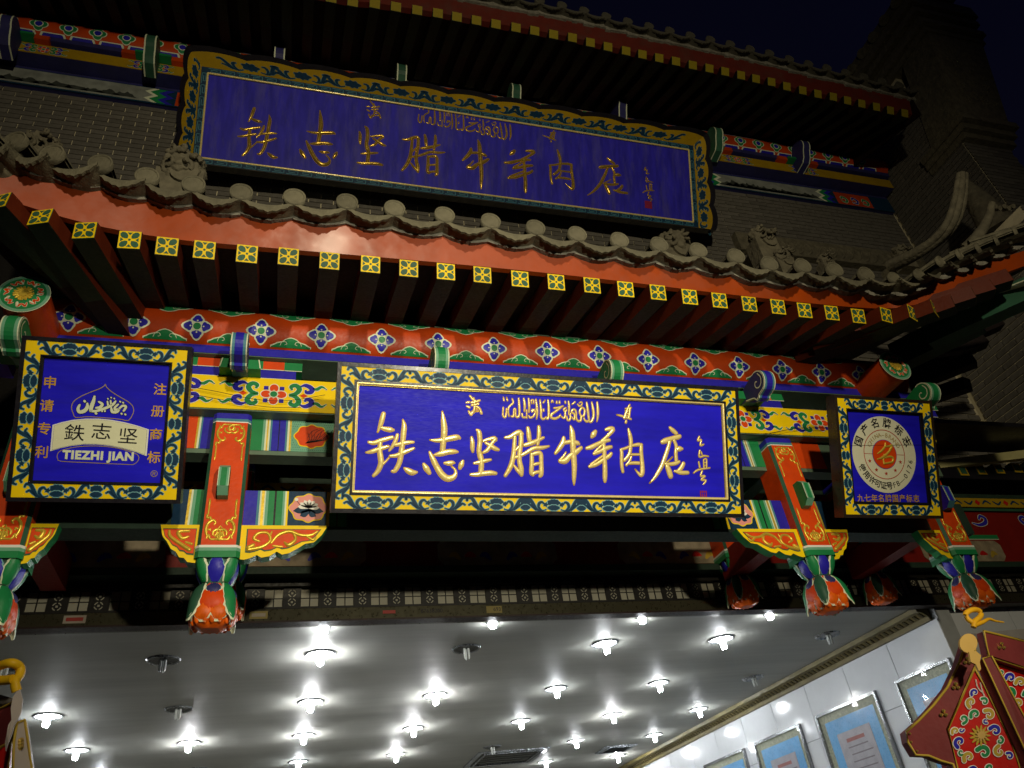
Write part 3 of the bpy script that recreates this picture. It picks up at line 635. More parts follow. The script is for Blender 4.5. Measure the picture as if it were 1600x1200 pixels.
def post(px_front, X, Yf, ztop, zred, zlot, hw, full=True, tcol=GRN):
    m = MB(); ch = .016; d = 2*hw
    pr = [(X-hw, Yf+ch), (X-hw+ch, Yf), (X+hw-ch, Yf), (X+hw, Yf+ch), (X+hw, Yf+d), (X-hw, Yf+d)]
    z0, z1 = zred, ztop
    def ring(a, b_, cols):
        for i in range(6):
            p, q_ = pr[i], pr[(i+1)%6]; m.add([(p[0],p[1],a),(q_[0],q_[1],a),(q_[0],q_[1],b_),(p[0],p[1],b_)], [(0,1,2,3)], cols[i])
    ring(z0, z1-.062, [GRD, REDO, GRD, REDO, REDO, REDO]); ring(z1-.062, z1-.056, [WHT]*6); ring(z1-.056, z1-.04, [TEA]*6); ring(z1-.04, z1-.008, [BLU]*6)
    cp = [((x-X)*.9+X, (y-Yf-hw)*.9+Yf+hw) for x, y in pr]
    for i in range(6):
        p, q_, a, b_ = pr[i], pr[(i+1)%6], cp[i], cp[(i+1)%6]; m.add([(p[0],p[1],z1-.008),(q_[0],q_[1],z1-.008),(b_[0],b_[1],z1),(a[0],a[1],z1)], [(0,1,2,3)], BLU)
    m.add([(a[0],a[1],z1) for a in cp], [list(range(6))], BLU)
    po_ = m.build('hanging_post', gal)
    # collar
    m = MB(); e = .006; cs_ = [(X+(x-X)*(hw+e)/hw, Yf+hw+(y-Yf-hw)*(hw+e)/hw) for x, y in pr]
    for za, zb_, mt in ((z0-.012, z0, WHT), (z0-.028, z0-.012, GRL), (z0-.060, z0-.028, GRN)):
        for i in range(6):
            p, q_ = cs_[i], cs_[(i+1)%6]; m.add([(p[0],p[1],za),(q_[0],q_[1],za),(q_[0],q_[1],zb_),(p[0],p[1],zb_)], [(0,1,2,3)], mt)
    m.add([(p[0],p[1],z0) for p in cs_], [list(range(6))], WHT); m.build('collar', po_)
    # lotus pendant: squarish petals around the axis
    zl = zlot; ax = (X, Yf+hw)
    zh = z0 - zl                                        # total height below red
    def sq(t, r): c, s = abs(math.cos(t)), abs(math.sin(t)); return r / (c**4+s**4)**.25 * .97
    def petal(name, th, half, prof, body, rim, wav=.12, hh=0):
        m = MB()
        for g_, off, mt in ((.024, 0, rim), (0, .0025, body)):
            pr_ = cat_sub(prof, 3); K = len(pr_); vs = []; nu = 10
            for k, (z, r, wd) in enumerate(pr_):
                wv = max(.02, (wd + wav*(abs(math.sin(k*pi/3+.4))-.5)) * half + (g_*1.5 if wd > .05 else g_))
                dz = (g_*.35 if k == K-1 else 0) * (1 if prof[-1][0] > prof[0][0] else -1)
                for i in range(nu+1):
                    u = -1+2*i/nu; t = th+u*wv; rr_ = sq(t, r) + off + hw*.10*(1-u*u)*math.sin(pi*k/(K-1)) + .0022*math.cos(u*16)
                    vs.append((ax[0]+rr_*math.sin(t), ax[1]-rr_*math.cos(t), z+dz))
            m.add(vs, [(k*(nu+1)+i, k*(nu+1)+i+1, (k+1)*(nu+1)+i+1, (k+1)*(nu+1)+i) for k in range(K-1) for i in range(nu)], mt, True)
        return m
    s_ = hw/.0925*.85; S = lambda r: r*s_
    zw = zl + zh*.56                                   # waist
    core = [(z0-.055, .098), (zw+.03, .070), (zw, .060), (zw-.03, .075), (zl+.10, .096), (zl+.05, .096), (zl+.018, .082), (zl+.005, .045)]
    m = MB(); n = 24; vs = []
    for z, r in core: vs += [(ax[0]+sq(2*pi*i/n, S(r))*math.sin(2*pi*i/n), ax[1]-sq(2*pi*i/n, S(r))*math.cos(2*pi*i/n), z) for i in range(n)]
    nb = len(core)
    m.add(vs, [(k*n+i, k*n+(i+1)%n, (k+1)*n+(i+1)%n, (k+1)*n+i) for k in range(3) for i in range(n)], GRD, True)
    m.add(vs, [(k*n+i, k*n+(i+1)%n, (k+1)*n+(i+1)%n, (k+1)*n+i) for k in range(3, nb-1) for i in range(n)], ORG, True)
    m.add(vs[-n:], [list(range(n))], ORG); m.build('lotus_core', po_)
    up = [(zw+.004, S(.064), .55), (zw+.028, S(.080), .85), (zw+.055, S(.092), 1.0), (zw+.080, S(.099), .75), (zw+.095, S(.103), .62), (zw+.115, S(.106), .2)]
    up2 = [(zw+.004, S(.068), .5), (zw+.03, S(.085), .8), (zw+.06, S(.097), .95), (zw+.09, S(.106), .7), (zw+.108, S(.112), .5), (zw+.128, S(.116), .15)]
    lo = [(zw-.002, S(.066), .45), (zw-.018, S(.084), .8), (zw-.036, S(.098), .95), (zw-.055, S(.104), .6), (zw-.066, S(.106), .22)]
    mid_ = [(zw-.004, S(.068), .8), (zw-.05, S(.098), 1.05), (zw-.085, S(.109), 1.1), (zw-.118, S(.112), 1.0), (zw-.138, S(.110), .35)]
    lw = [(zw-.07, S(.098), .8), (zw-.11, S(.106), 1.1), (zw-.14, S(.109), 1.1), (zw-.165, S(.105), .8), (zw-.180, S(.098), .3)]
    gr = [(zw-.002, S(.070), .5), (zw-.03, S(.093), .9), (zw-.07, S(.110), 1.0), (zw-.105, S(.116), .85), (zw-.145, S(.122), .55), (zw-.178, S(.133), .08)]
    for a in range(4):
        t = a*pi/2
        petal('p', t, .48, up, BLU, NVL).build('blue_petal', po_)
        petal('p', t, .52, mid_, REDO, CRM).build('red_petal', po_)
        for dt in (.36, 1.2): petal('p', t+dt, .40, lw, ORG, CRM, .12).build('orange_petal', po_)
        petal('p', t, .42, lo, BLD, CRM).build('inner_blue_petal', po_)
        petal('p', t+pi/4, .40, up2, GRN, CRM).build('green_petal', po_)
        petal('p', t+pi/4, .36, gr, GRD if a % 2 else GRN, CRM).build('drooping_petal', po_)
    m = MB()
    for a in range(16):
        t = a*pi/8+.1; r = sq(t, S(.090)); c = Vector((ax[0]+r*math.sin(t), ax[1]-r*math.cos(t), zl+.045))
        m.tube([c+Vector((0,0,.02)), c+Vector((0,0,.0)), c+Vector((0,0,-.020)), c+Vector((0,0,-.030))], [.008, .016, .013, .004], ORG, 8)
    m.build('orange_fringe', po_)
    if not full: return po_
    # tenon
    zt_ = z0+(z1-z0)*.42; m = MB(); tw = .024
    prf = [(Yf, zt_-.075), (Yf-.045, zt_-.075), (Yf-.085, zt_-.045), (Yf-.085, zt_+.055), (Yf-.05, zt_+.085), (Yf, zt_+.085)]
    m.prism([(X-.004-tw, y, z) for y, z in prf], (2*tw, 0, 0), tcol, side=GRL if tcol is GRN else TEA)
    m.box((X-.004-tw*.55, Yf-.087, zt_-.044), (X-.004+tw*.55, Yf-.0852, zt_+.054), tcol)
    for s in (-1, 1): m.box((X-.004+s*tw-.0015, Yf-.0865, zt_-.045), (X-.004+s*tw+.0015, Yf-.0845, zt_+.055), CRM)
    m.build('tenon_block', po_)
    sf = plane_surf((X, Yf, 0), (1,0,0), (0,0,1), (0,-1,0)); m = MB()
    for st in OU:
        for s in (1, -1):
            relief(m, [(s*u, z1-.082+v*.82, r*.8) for u, v, r in st], sf, GLP, .9, 4)
            pass
    m.build('gold_ornament', po_); m = MB()
    for st in OU:
        for s in (1, -1):
            relief(m, [(s*u*.97, z0+.035-v*.82, r*.95) for u, v, r in st], sf, GLP, .9, 4)
    relief(m, [(0, z0+.03, .009), (0, z0+.075, .004)], sf, GLP, .9); relief(m, [(-.02, z0+.045, .004), (0, z0+.098, .003), (.02, z0+.045, .004)], sf, GLP, .9)
    m.build('gold_ornament', po_)
    return po_
zt, zr, zlo = H+2.325, H+1.585, H+1.215
for i, X in enumerate(XP): post(0, X, 3.505, zt, zr, zlo, .0925, True, BLU if i == 3 else GRN)
XB = [-1.50, -.275, 3.0, 4.13]
for X in XB: post(0, X, 4.32, H+2.5, H+1.93, H+1.545, .085, False)
# ---- sparrow braces
def brace(X, s, ln):
    sf = plane_surf((X, 3.53, 0), (s,0,0), (0,0,1), (0,-1,0)); zt0 = H+1.700
    out = [(0, 0), (ln, 0), (ln*.93, -.05)]
    if ln > .3: out += [(ln*.84, -.088), (ln*.74, -.095), (ln*.66, -.118), (ln*.56, -.143), (ln*.48, -.15), (ln*.42, -.135), (ln*.34, -.158), (ln*.25, -.165), (ln*.20, -.152), (ln*.12, -.168), (ln*.06, -.175), (0, -.172)]
    else: out += [(ln*.88, -.065), (ln*.78, -.085), (ln*.66, -.12), (ln*.52, -.135), (ln*.42, -.162), (ln*.3, -.165), (ln*.2, -.185), (0, -.19)]
    def poly(sc, h0, h1, mt, cx=.46, cy=-.065):
        m_ = [(cx*ln+(u-cx*ln)*sc[0], cy+(v-cy)*sc[1]) for u, v in out]
        a = [sf(u, zt0+v, h1) for u, v in m_]; b_ = [sf(u, zt0+v, h0) for u, v in m_]; n_ = len(a)
        return a, b_, n_
    m = MB()
    a, b_, n_ = poly((1, 1), -.06, 0, YEL)
    m.add(a, [list(range(n_))], YEL); m.add(a+b_, [(i, (i+1)%n_, n_+(i+1)%n_, n_+i) for i in range(n_)], GRN); m.add(b_, [list(range(n_))], GRN); 
    a, b_, n_ = poly((.86, .70), 0, .002, GRD); m.add(a, [list(range(n_))], GRD); a, b_, n_ = poly((.83, .64), 0, .004, REDO); m.add(a, [list(range(n_))], REDO)
    br = m.build('sparrow_brace', gal); m = MB()
    K = ln/.4
    S_ = [[(.04,-.13,.008),(.10,-.115,.007),(.135,-.08,.006),(.12,-.04,.006),(.08,-.04,.006),(.06,-.07,.007),(.085,-.085,.005)],
          [(.14,-.095,.004),(.17,-.05,.007),(.22,-.03,.008),(.27,-.05,.007),(.32,-.05,.006),(.35,-.03,.005)],
          [(.24,-.04,.006),(.25,-.075,.007),(.22,-.105,.009),(.20,-.09,.004)], [(.14,-.03,.003),(.13,-.06,.005)], [(.30,-.055,.005),(.33,-.075,.005),(.345,-.06,.003)], [(.04,-.12,.010),(.06,-.105,.008)], [(.15,-.11,.005),(.19,-.115,.005)]]
    if ln < .3: S_ = [[(.05*2.1,-.03,.006),(.10*2.1,-.035,.008),(.08*2.1,-.07,.008),(.05*2.1,-.06,.005)], [(.16*1.9,-.03,.005),(.15*1.9,-.06,.007),(.09*1.9,-.10,.008),(.04*1.9,-.13,.009)], [(.03*2,-.10,.006),(.06*2,-.09,.005)]]
    for p in S_: relief(m, [(u*K, zt0+v*.93-.006, r*1.2) for u, v, r in p], lambda u, v, h: sf(u, v, h+.004), GLP, .9, 4)
    m.build('gold_ornament', br)
hwp = .0925
brace(XP[1]+hwp, 1, .40); brace(XP[2]-hwp, -1, .40); brace(XP[1]-hwp, -1, .17); brace(XP[2]+hwp, 1, .17)
brace(XP[0]+hwp, 1, .11); brace(XP[3]-hwp, -1, .17)
# ---- side members running back from the end posts
for x in (XP[0], XP[3], XP[1], XP[2]):
    m = MB(); m.box((x-.05, 3.69, H+2.16), (x+.05, 4.45, H+2.34), mat('dim_green_paint', '#1C4A30', .5)); m.build('side_tie_beam', gal)
    m = MB(); m.box((x-.06, 3.73, H+1.75), (x+.06, 4.45, H+1.93), MATS['dim_red_paint']); m.build('side_tie_beam', gal)
# ---- thin cables sagging across the yellow beam
cb = thing('sagging_cable', P(400, 620, 3.49), 'thin black cables sagging across the yellow painted beam', 'cable'); m = MB()
for pts in ([(296,604),(340,612),(400,624),(450,626),(508,617)], [(296,615),(360,627),(420,636),(470,637)], [(1156,678),(1200,677),(1240,670),(1292,669)], [(1160,679),(1190,680),(1250,668),(1290,668.5)]):
    m.tube([p[:3] for p in cat_sub([tuple(P(x, y, 3.50)) for x, y in pts], 5)], .0016, INK, 5)
m.build('cable', cb)

# ================================================================= SIGNS
SIGNC = {}
FLW = [(0, .28, .42, .21), (0, .62, .42, .27), (-.22, .68, .26, .24), (.22, .68, .26, .24)]
def orn(mb, surf, c, v0, h, dirx, diry, px_, py_, k=1.0, small=False, z=.002):
    """one peony (+ scrolls) of band height h centred c along the band; (dirx,diry) along, (px_,py_) across (inside->outside)"""
    def S(x, y, hh=0): return surf(c[0]+(dirx*x*k+px_*(y-.5)*1.12)*h, c[1]+(diry*x*k+py_*(y-.5)*1.12)*h, hh)
    for g_, hz, mt in ((.055, z, NVL), (0, z+.0008, NVY)):
        if not small:
            for s in (-1, 1):
                for pth in ([(.50,.16,.03),(.80,.08,.05),(1.12,.20,.09),(1.32,.52,.11),(1.52,.86,.10),(1.76,.90,.08),(1.84,.72,.05)],
                            [(.78,.12,.03),(.98,.34,.08),(.94,.60,.09),(.76,.70,.07),(.66,.60,.04)],
                            [(1.14,.12,.03),(1.36,.34,.07),(1.54,.50,.07),(1.70,.42,.05)]):
                    ribbon(mb, [(s*a/1.0, b_, r) for a, b_, r in pth], lambda u, v, q: S(u, v, q), hz, mt, g_*.8, 3)
                blob(mb, s*.52, .52, lambda t: (.17+g_)*(.8+.2*math.cos(5*t)), lambda u, v, q: S(u, v, q), hz, mt, 20)
        blob(mb, 0, .66, lambda t: (1/math.sqrt((math.cos(t)/.44)**2+(math.sin(t)/.25)**2)+g_)*(.93+.07*math.cos(9*t)), lambda u, v, q: S(u, v, q), hz+.0002, mt, 40)
        if g_: 
            pass
    for g_, hz, mt in ((.06, z+.0012, NVL), (0, z+.0018, NVY)):
        blob(mb, 0, .30, lambda t: (1/math.sqrt((math.cos(t)/.40)**2+(math.sin(t)/.20)**2)+g_)*(.95+.05*math.cos(6*t)), lambda u, v, q: S(u, v, q), hz, mt, 30)
def border_runs(mb, surf, w_, h_, bo, bw, specs):
    """bo: offset of the band's outer edge, bw: its width; specs: per side list of (position 0..1, small)"""
    L_ = {'t': ((0,1), (1,0)), 'b': ((0,1),(1,0)), 'l': None, 'r': None}
    for side, items in specs.items():
        for (t, small, k) in items:
            if side == 't': orn(mb, surf, (bo+bw/2+(w_-2*bo-bw)*t, h_-bo-bw/2), 0, bw, 1, 0, 0, 1, k, small)
            if side == 'b': orn(mb, surf, (bo+bw/2+(w_-2*bo-bw)*t, bo+bw/2), 0, bw, 1, 0, 0, 1, k, small)
            if side == 'l': orn(mb, surf, (bo+bw/2, bo+bw/2+(h_-2*bo-bw)*t), 0, bw, 0, 1, -1, 0, k, small)
            if side == 'r': orn(mb, surf, (w_-bo-bw/2, bo+bw/2+(h_-2*bo-bw)*t), 0, bw, 0, 1, 1, 0, k, small)
def sign_plane(xl, xr, yb_, zb_, yt, zt_):
    V = Vector((0, yt-yb_, zt_-zb_)); hh = V.length; V.normalize(); N = Vector((0, -V.z, V.y)); O = Vector((xl, yb_, zb_+H))
    return O, Vector((1,0,0)), V, N, xr-xl, hh
def to_plane(sp, px, py):
    O, U, V, N, w_, h_ = sp; d = ray(px, py); c = Vector((0,0,H)); t = (O-c).dot(N)/d.dot(N); p = c + d*t - O
    return p.dot(U), p.dot(V)
def frame_bars(mb, surf, w_, h_, o, wd, h0, h1, mt):
    for (a, b_, c, d) in ((o, o, w_-o, o+wd), (o, h_-o-wd, w_-o, h_-o), (o, o+wd, o+wd, h_-o-wd), (w_-o-wd, o+wd, w_-o, h_-o-wd)):
        vs = [surf(a,b_,h0), surf(c,b_,h0), surf(c,d,h0), surf(a,d,h0), surf(a,b_,h1), surf(c,b_,h1), surf(c,d,h1), surf(a,d,h1)]
        mb.add(vs, [(0,3,2,1),(4,5,6,7),(0,1,5,4),(1,2,6,5),(2,3,7,6),(3,0,4,7)], mt)
def bead(mb, surf, w_, h_, o, r, h0, mt):
    for (a, b_, c, d) in ((o,o,w_-o,o),(w_-o,o,w_-o,h_-o),(w_-o,h_-o,o,h_-o),(o,h_-o,o,o)): relief(mb, [(a,b_,r),((a+c)/2,(b_+d)/2,r),(c,d,r)], surf, mt, 1.1, 2, h0)
def basic_sign(name, label, sp, bw, blk, inner, innermat, specs, side=BLK):
    O, U, V, N, w_, h_ = sp; surf = plane_surf(O, U, V, N)
    t = thing(name, O+U*w_/2, label, 'sign')
    m = MB(); frame_bars(m, surf, w_, h_, 0, blk, -.075, .004, side); m.build('outer_frame', t)
    m = MB(); frame_bars(m, surf, w_, h_, blk, bw, -.05, .001, YEL); bd = m.build('yellow_border', t)
    m = MB(); border_runs(m, surf, w_, h_, blk, bw, specs); m.build('border_ornament', bd)
    o = blk+bw
    m = MB(); frame_bars(m, surf, w_, h_, o, inner*.5, -.05, .004, BLK); frame_bars(m, surf, w_, h_, o+inner*.5, inner*.5, -.05, -.006, BLK if innermat is None else innermat)
    m.build('inner_moulding', t)
    if innermat:
        m = MB(); bead(m, surf, w_, h_, o+inner*.62, inner*.30, -.004, GLD); m.build('gold_bead', t)
    i = o+inner
    m = MB(); vs = [surf(i-.002,i-.002,-.014), surf(w_-i+.002,i-.002,-.014), surf(w_-i+.002,h_-i+.002,-.014), surf(i-.002,h_-i+.002,-.014)]
    m.prism(vs, N*-.03, SGB); m.build('board', t)
    return t, surf, (lambda u, v, h=0: surf(u, v, h-.014))
# ---- main sign
spM = sign_plane(.207, 2.436, 3.35, 1.681, 3.037, 2.339)
wM, hM = spM[4], spM[5]
tops = [((i+.5)/7, False, 1.28) for i in range(7)]
t_, sfM, bdM = basic_sign('main_shop_sign', 'wide blue shop sign with gold calligraphy and yellow peony border, hung between the inner posts', spM, .064, .020, .024, GLP,
    {'t': [((i+.5)/7, False, 1.3) for i in range(7)]+[(3/7, True, 1), (4/7, True, 1)], 'b': [((i+.5)/7, False, 1.3) for i in range(7)]+[(3/7, True, 1), (4/7, True, 1)], 'l': [(.24, False, 1.15), (.76, False, 1.15), (.5, True, 1)], 'r': [(.24, False, 1.15), (.76, False, 1.15), (.5, True, 1)]})
TR = {'A': (560, 610, 1/5.3333), 'B': (780, 610, 1/4.2105), 'C': (880, 640, 1/6.6667), 'D': (780, 570, 1/10)}
CH = {
'铁': ('A', [[(212,192,16),(200,240,18),(185,290,14),(163,345,4)],[(185,305,8),(225,318,16),(270,325,19),(295,328,8)],[(88,428,8),(130,435,15),(200,412,16),(285,388,12)],[(65,515,4),(110,508,14),(180,485,16),(250,465,11)],
  [(185,440,16),(180,500,18),(188,560,21),(190,610,20),(165,670,17),(130,708,11)],[(190,625,10),(230,590,6),(265,550,4),(275,540,3)],[(328,368,11),(315,410,14),(290,460,12),(260,500,5)],[(300,455,8),(350,445,14),(410,432,14),(462,428,7)],
  [(268,545,9),(320,540,14),(380,515,16),(430,495,12),(465,480,7)],[(373,240,3),(385,290,17),(380,350,20),(372,430,18),(360,520,20),(345,600,18),(310,665,15),(285,672,9)],[(385,645,5),(410,662,19),(450,682,22),(488,680,8)]]),
'志': ('A', [[(703,170,2),(712,240,17),(720,320,23),(715,400,22),(708,470,20),(705,510,19)],[(600,410,3),(650,415,12),(710,410,18),(780,395,21),(830,388,19),(848,395,9)],[(640,535,7),(690,525,20),(750,510,20),(800,508,17),(830,510,7)],
  [(548,612,9),(568,645,22),(595,685,14)],[(598,512,7),(625,570,19),(660,640,22),(700,700,25),(745,732,25),(795,722,20),(815,690,12),(810,660,7),(780,630,4)],[(722,603,7),(755,605,17),(790,600,13),(808,602,3)],[(875,588,9),(863,615,19),(850,645,12)]]),
'坚': ('A', [[(948,390,9),(955,430,15),(955,480,15),(958,508,8)],[(990,325,5),(1010,345,17),(1018,420,17),(1010,500,17),(1018,560,14)],[(1045,420,7),(1090,405,11),(1140,395,14),(1150,410,11)],[(1150,400,12),(1110,450,12),(1080,495,14),(1045,515,7)],
  [(1065,435,7),(1100,455,14),(1140,480,16),(1172,492,9)],[(970,605,7),(1010,598,13),(1060,585,13),(1108,575,7)],[(1015,510,14),(1028,560,17),(1030,620,19),(1025,690,18)],[(942,700,9),(990,700,15),(1050,690,17),(1110,685,17),(1150,690,11)]]),
'腊': ('A', [[(1310,385,12),(1305,460,15),(1300,530,17),(1285,600,18),(1260,660,16),(1230,708,11)],[(1228,390,7),(1270,385,15),(1320,355,17),(1350,345,17),(1368,360,14)],[(1360,350,15),(1362,420,17),(1352,500,17),(1348,580,17),(1362,650,19),(1365,700,14)],
  [(1310,505,8),(1335,475,7),(1358,440,7)],[(1300,560,10),(1350,545,10),(1400,520,12),(1470,480,14),(1540,475,13),(1595,462,5)],[(1300,620,5),(1330,660,12),(1360,690,14)],[(1418,310,11),(1425,350,16),(1430,400,16),(1440,440,10)],
  [(1510,300,11),(1512,350,15),(1508,400,14),(1500,450,10)],[(1390,455,12),(1440,440,17),(1490,420,15),(1550,390,7)],[(1450,530,13),(1452,600,16),(1448,680,16),(1460,700,12)],[(1450,535,12),(1490,520,14),(1525,525,15),(1530,600,15),(1530,690,17),(1520,712,11)],[(1460,620,9),(1490,610,9),(1520,605,9)],[(1455,695,11),(1490,680,11),(1525,675,9)]]),
'牛': ('B', [[(430,310,9),(425,340,15),(400,380,13),(375,412,7)],[(425,345,9),(480,335,11),(520,345,13),(530,350,7)],[(475,232,4),(485,270,15),(490,340,17),(495,420,17),(500,500,15),(498,580,11),(498,620,3)],[(408,462,13),(440,462,17),(470,430,13),(510,405,15),(545,375,9)],[(445,405,3),(430,430,5),(412,450,7)]]),
'羊': ('C', [[(345,225,16),(325,255,25),(308,280,14)],[(455,205,11),(500,195,20),(530,205,19),(480,265,14),(410,325,11)],[(255,400,13),(310,385,20),(380,350,17),(440,325,17),(490,315,13)],[(332,457,13),(400,430,17),(460,400,19),(510,385,13)],[(450,335,9),(400,380,9),(340,440,11)],
  [(285,590,13),(350,570,17),(430,520,17),(490,480,17),(510,455,13)],[(440,470,9),(380,510,9),(300,572,13)],[(430,330,13),(438,420,18),(440,500,20),(445,600,21),(445,700,21),(445,745,13)]]),
'肉': ('C', [[(612,415,11),(620,450,15),(618,520,15),(622,590,15),(632,645,12)],[(615,412,9),(660,400,10),(720,375,10),(790,362,15),(825,368,15)],[(825,365,15),(822,430,17),(828,500,17),(835,580,19),(835,650,21),(820,680,17),(790,655,9),(760,620,3)],[(690,200,8),(705,260,17),(715,320,18),(712,400,16),(695,470,15),(650,525,13)],[(700,465,8),(750,465,9),(810,465,9)],[(720,485,7),(705,530,10),(670,575,10)],[(690,560,9),(740,553,13),(800,555,13)]]),
'店': ('C', [[(1125,185,12),(1155,215,20),(1190,245,16)],[(1045,335,19),(1080,320,24),(1140,300,20),(1200,285,21),(1225,275,17)],[(1125,320,13),(1100,410,17),(1070,500,19),(1040,580,19),(990,670,15),(950,725,9),(910,765,2)],[(1165,315,13),(1190,380,15),(1185,450,16),(1190,530,16)],[(1195,415,13),(1225,405,23),(1250,405,11)],
  [(1080,565,11),(1140,565,15),(1190,555,15),(1220,540,11)],[(1095,590,20),(1115,640,26),(1130,690,24)],[(1265,560,17),(1245,600,18),(1210,640,17),(1175,640,9)],[(1180,640,11),(1240,655,17),(1310,655,15)],[(1150,490,3),(1110,530,5),(1075,560,7)]]),
'清': ('A', [[(905,98,5),(925,95,7)],[(908,128,5),(930,138,7)],[(925,170,6),(945,200,8),(955,172,5)],[(935,42,5),(960,72,7),(985,90,8)],[(945,98,5),(985,90,7),(1015,80,6)],[(950,120,6),(1005,108,6)],[(965,62,6),(978,122,7)],[(975,130,6),(966,180,6)],[(985,130,5),(1012,145,7),(1030,187,8)],[(978,152,4),(1008,148,4)],[(976,172,4),(1014,168,4)]]),
'真': ('B', [[(865,92,4),(848,130,6),(830,180,6)],[(838,118,4),(874,112,4)],[(868,112,5),(860,182,5)],[(838,134,4),(862,132,4)],[(835,150,4),(860,150,4)],[(832,166,4),(860,166,4)],[(780,158,2),(810,165,5),(872,186,5)],[(843,196,4),(840,208,7)]]),
}
SIG = ('C', [[(1430,280,7),(1415,320,8),(1450,312,7),(1440,370,7),(1475,360,5)],[(1435,425,7),(1430,490,7),(1480,480,7),(1525,485,4)],[(1450,440,5),(1460,470,5)],[(1425,545,6),(1435,600,7)],[(1370,660,3),(1420,625,7),(1540,605,4)],[(1475,520,5),(1480,610,6)],[(1475,520,5),(1505,515,6),(1505,605,6)],[(1480,550,4),(1500,548,4)],[(1480,580,4),(1500,578,4)],[(1460,640,6),(1445,690,7),(1490,690,7),(1450,730,6),(1500,735,6),(1475,775,4)]])
ARB = ('D', [[(1545,580,9),(1555,700,17),(1555,800,13),(1540,885,4)],[(1460,580,7),(1480,680,15),(1490,780,15),(1470,860,14),(1440,890,11),(1415,870,8)],[(1380,580,7),(1395,680,15),(1410,800,13),(1420,870,11)],[(1420,868,11),(1380,880,13),(1345,850,8),(1340,820,5)],
  [(1290,790,9),(1270,730,11),(1305,665,11),(1348,700,11),(1335,790,11),(1295,800,10),(1290,860,12),(1245,872,12),(1217,820,9),(1215,740,11),(1195,695,11),(1160,700,11),(1147,740,10),(1188,765,10),(1188,850,11),(1152,815,7)],[(1125,750,7),(1120,845,11),(1082,858,11),(1070,800,7)],[(1095,565,7),(1105,650,12),(1100,770,7)],
  [(1052,668,9),(1022,690,9),(1043,730,9),(1065,700,7)],[(1045,730,9),(1040,810,12),(1015,825,9),(985,800,7)],[(1045,570,10),(1047,590,10)],[(870,670,9),(940,665,13),(1010,640,8)],[(985,655,9),(900,720,11),(832,770,14),(828,820,14),(885,835,13),(950,805,10),(970,770,5)],
  [(775,540,6),(785,650,13),(785,780,12),(767,840,11),(742,812,8)],[(742,818,8),(700,842,12),(667,810,12),(665,700,13),(650,540,6)],[(705,695,12),(705,712,12)],[(730,545,3),(702,585,8)],[(585,530,5),(600,650,14),(605,760,12),(595,840,4)],[(530,690,7),(520,730,9),(560,695,9),(572,740,8),(545,800,10),(495,820,11),(475,790,7)],
  [(520,600,5),(515,548,7),(550,548,7),(550,600,5)],[(470,520,7),(480,640,13),(475,740,5)],[(395,520,7),(410,620,15),(405,720,7)],[(440,700,7),(442,830,6)],[(370,760,7),(378,810,11),(432,815,9)],[(315,520,7),(325,640,13),(325,770,13),(300,812,11),(268,790,8),(265,690,9),(242,690,8),(235,795,11),(200,798,9)],
  [(215,525,7),(228,590,9),(172,640,8),(150,700,9),(165,800,5)],[(125,680,7),(115,795,9),(88,812,11),(68,770,9),(75,660,7)],[(75,500,3),(85,550,10)],[(125,500,3),(140,550,9)],[(828,582,5),(840,550,8),(856,578,6)],[(912,560,6),(912,590,12)],[(955,560,6),(955,590,12)],[(1150,612,5),(1197,575,8)],[(1240,612,6),(1270,640,10),(1308,612,6),(1300,575,6),(1265,590,5)]])
def glyph(surf, conv, spec, mt, name, par, hgt=.48, rs=.98, rim=.0026):
    key, strokes = spec; m = MB()
    for st in strokes:
        pts = []
        for (x, y, r) in st:
            u, v, sc = conv(key, x, y); pts.append((u, v, max(r*sc*rs, .0006)))
        relief(m, pts, surf, mt, hgt, 4)
        ribbon(m, pts, surf, .0012, GLK, rim, 4)
    return m.build(name, par)
def convM(key, x, y):
    ox, oy, s = TR[key]; u, v = to_plane(spM, ox+x*s, oy+y*s); u2, v2 = to_plane(spM, ox+(x+6)*s, oy+y*s)
    return u, v, math.hypot(u2-u, v2-v)/6
for ch in '铁志坚腊牛羊肉店': glyph(bdM, convM, CH[ch], GLD, 'calligraphy_character', t_)
for ch in '清真': glyph(bdM, convM, CH[ch], GLD, 'small_character', t_)
glyph(bdM, convM, ARB, GLD, 'arabic_inscription', t_, .7); glyph(bdM, convM, SIG, GLD, 'signature', t_, .7)
def seal(par, conv, bd, x, y, s):
    m = MB(); u, v, sc = conv('B', x, y); a = s
    SL = mat('seal_red', '#8E2248', .5)
    for d in (0,): 
        m.add([bd(u-a,v-a,.001), bd(u+a,v-a,.001), bd(u+a,v+a,.001), bd(u-a,v+a,.001)], [(0,1,2,3)], SL)
        for k in range(-1, 2): ribbon(m, [(u+k*a*.55, v-a*.75, a*.09), (u+k*a*.5, v+a*.75, a*.09)], bd, .002, SGB)
        ribbon(m, [(u-a*.7, v+a*.2, a*.08), (u+a*.7, v+a*.25, a*.08)], bd, .002, SGB)
    m.build('red_seal', par)
seal(t_, convM, bdM, 1352, 685, .021)
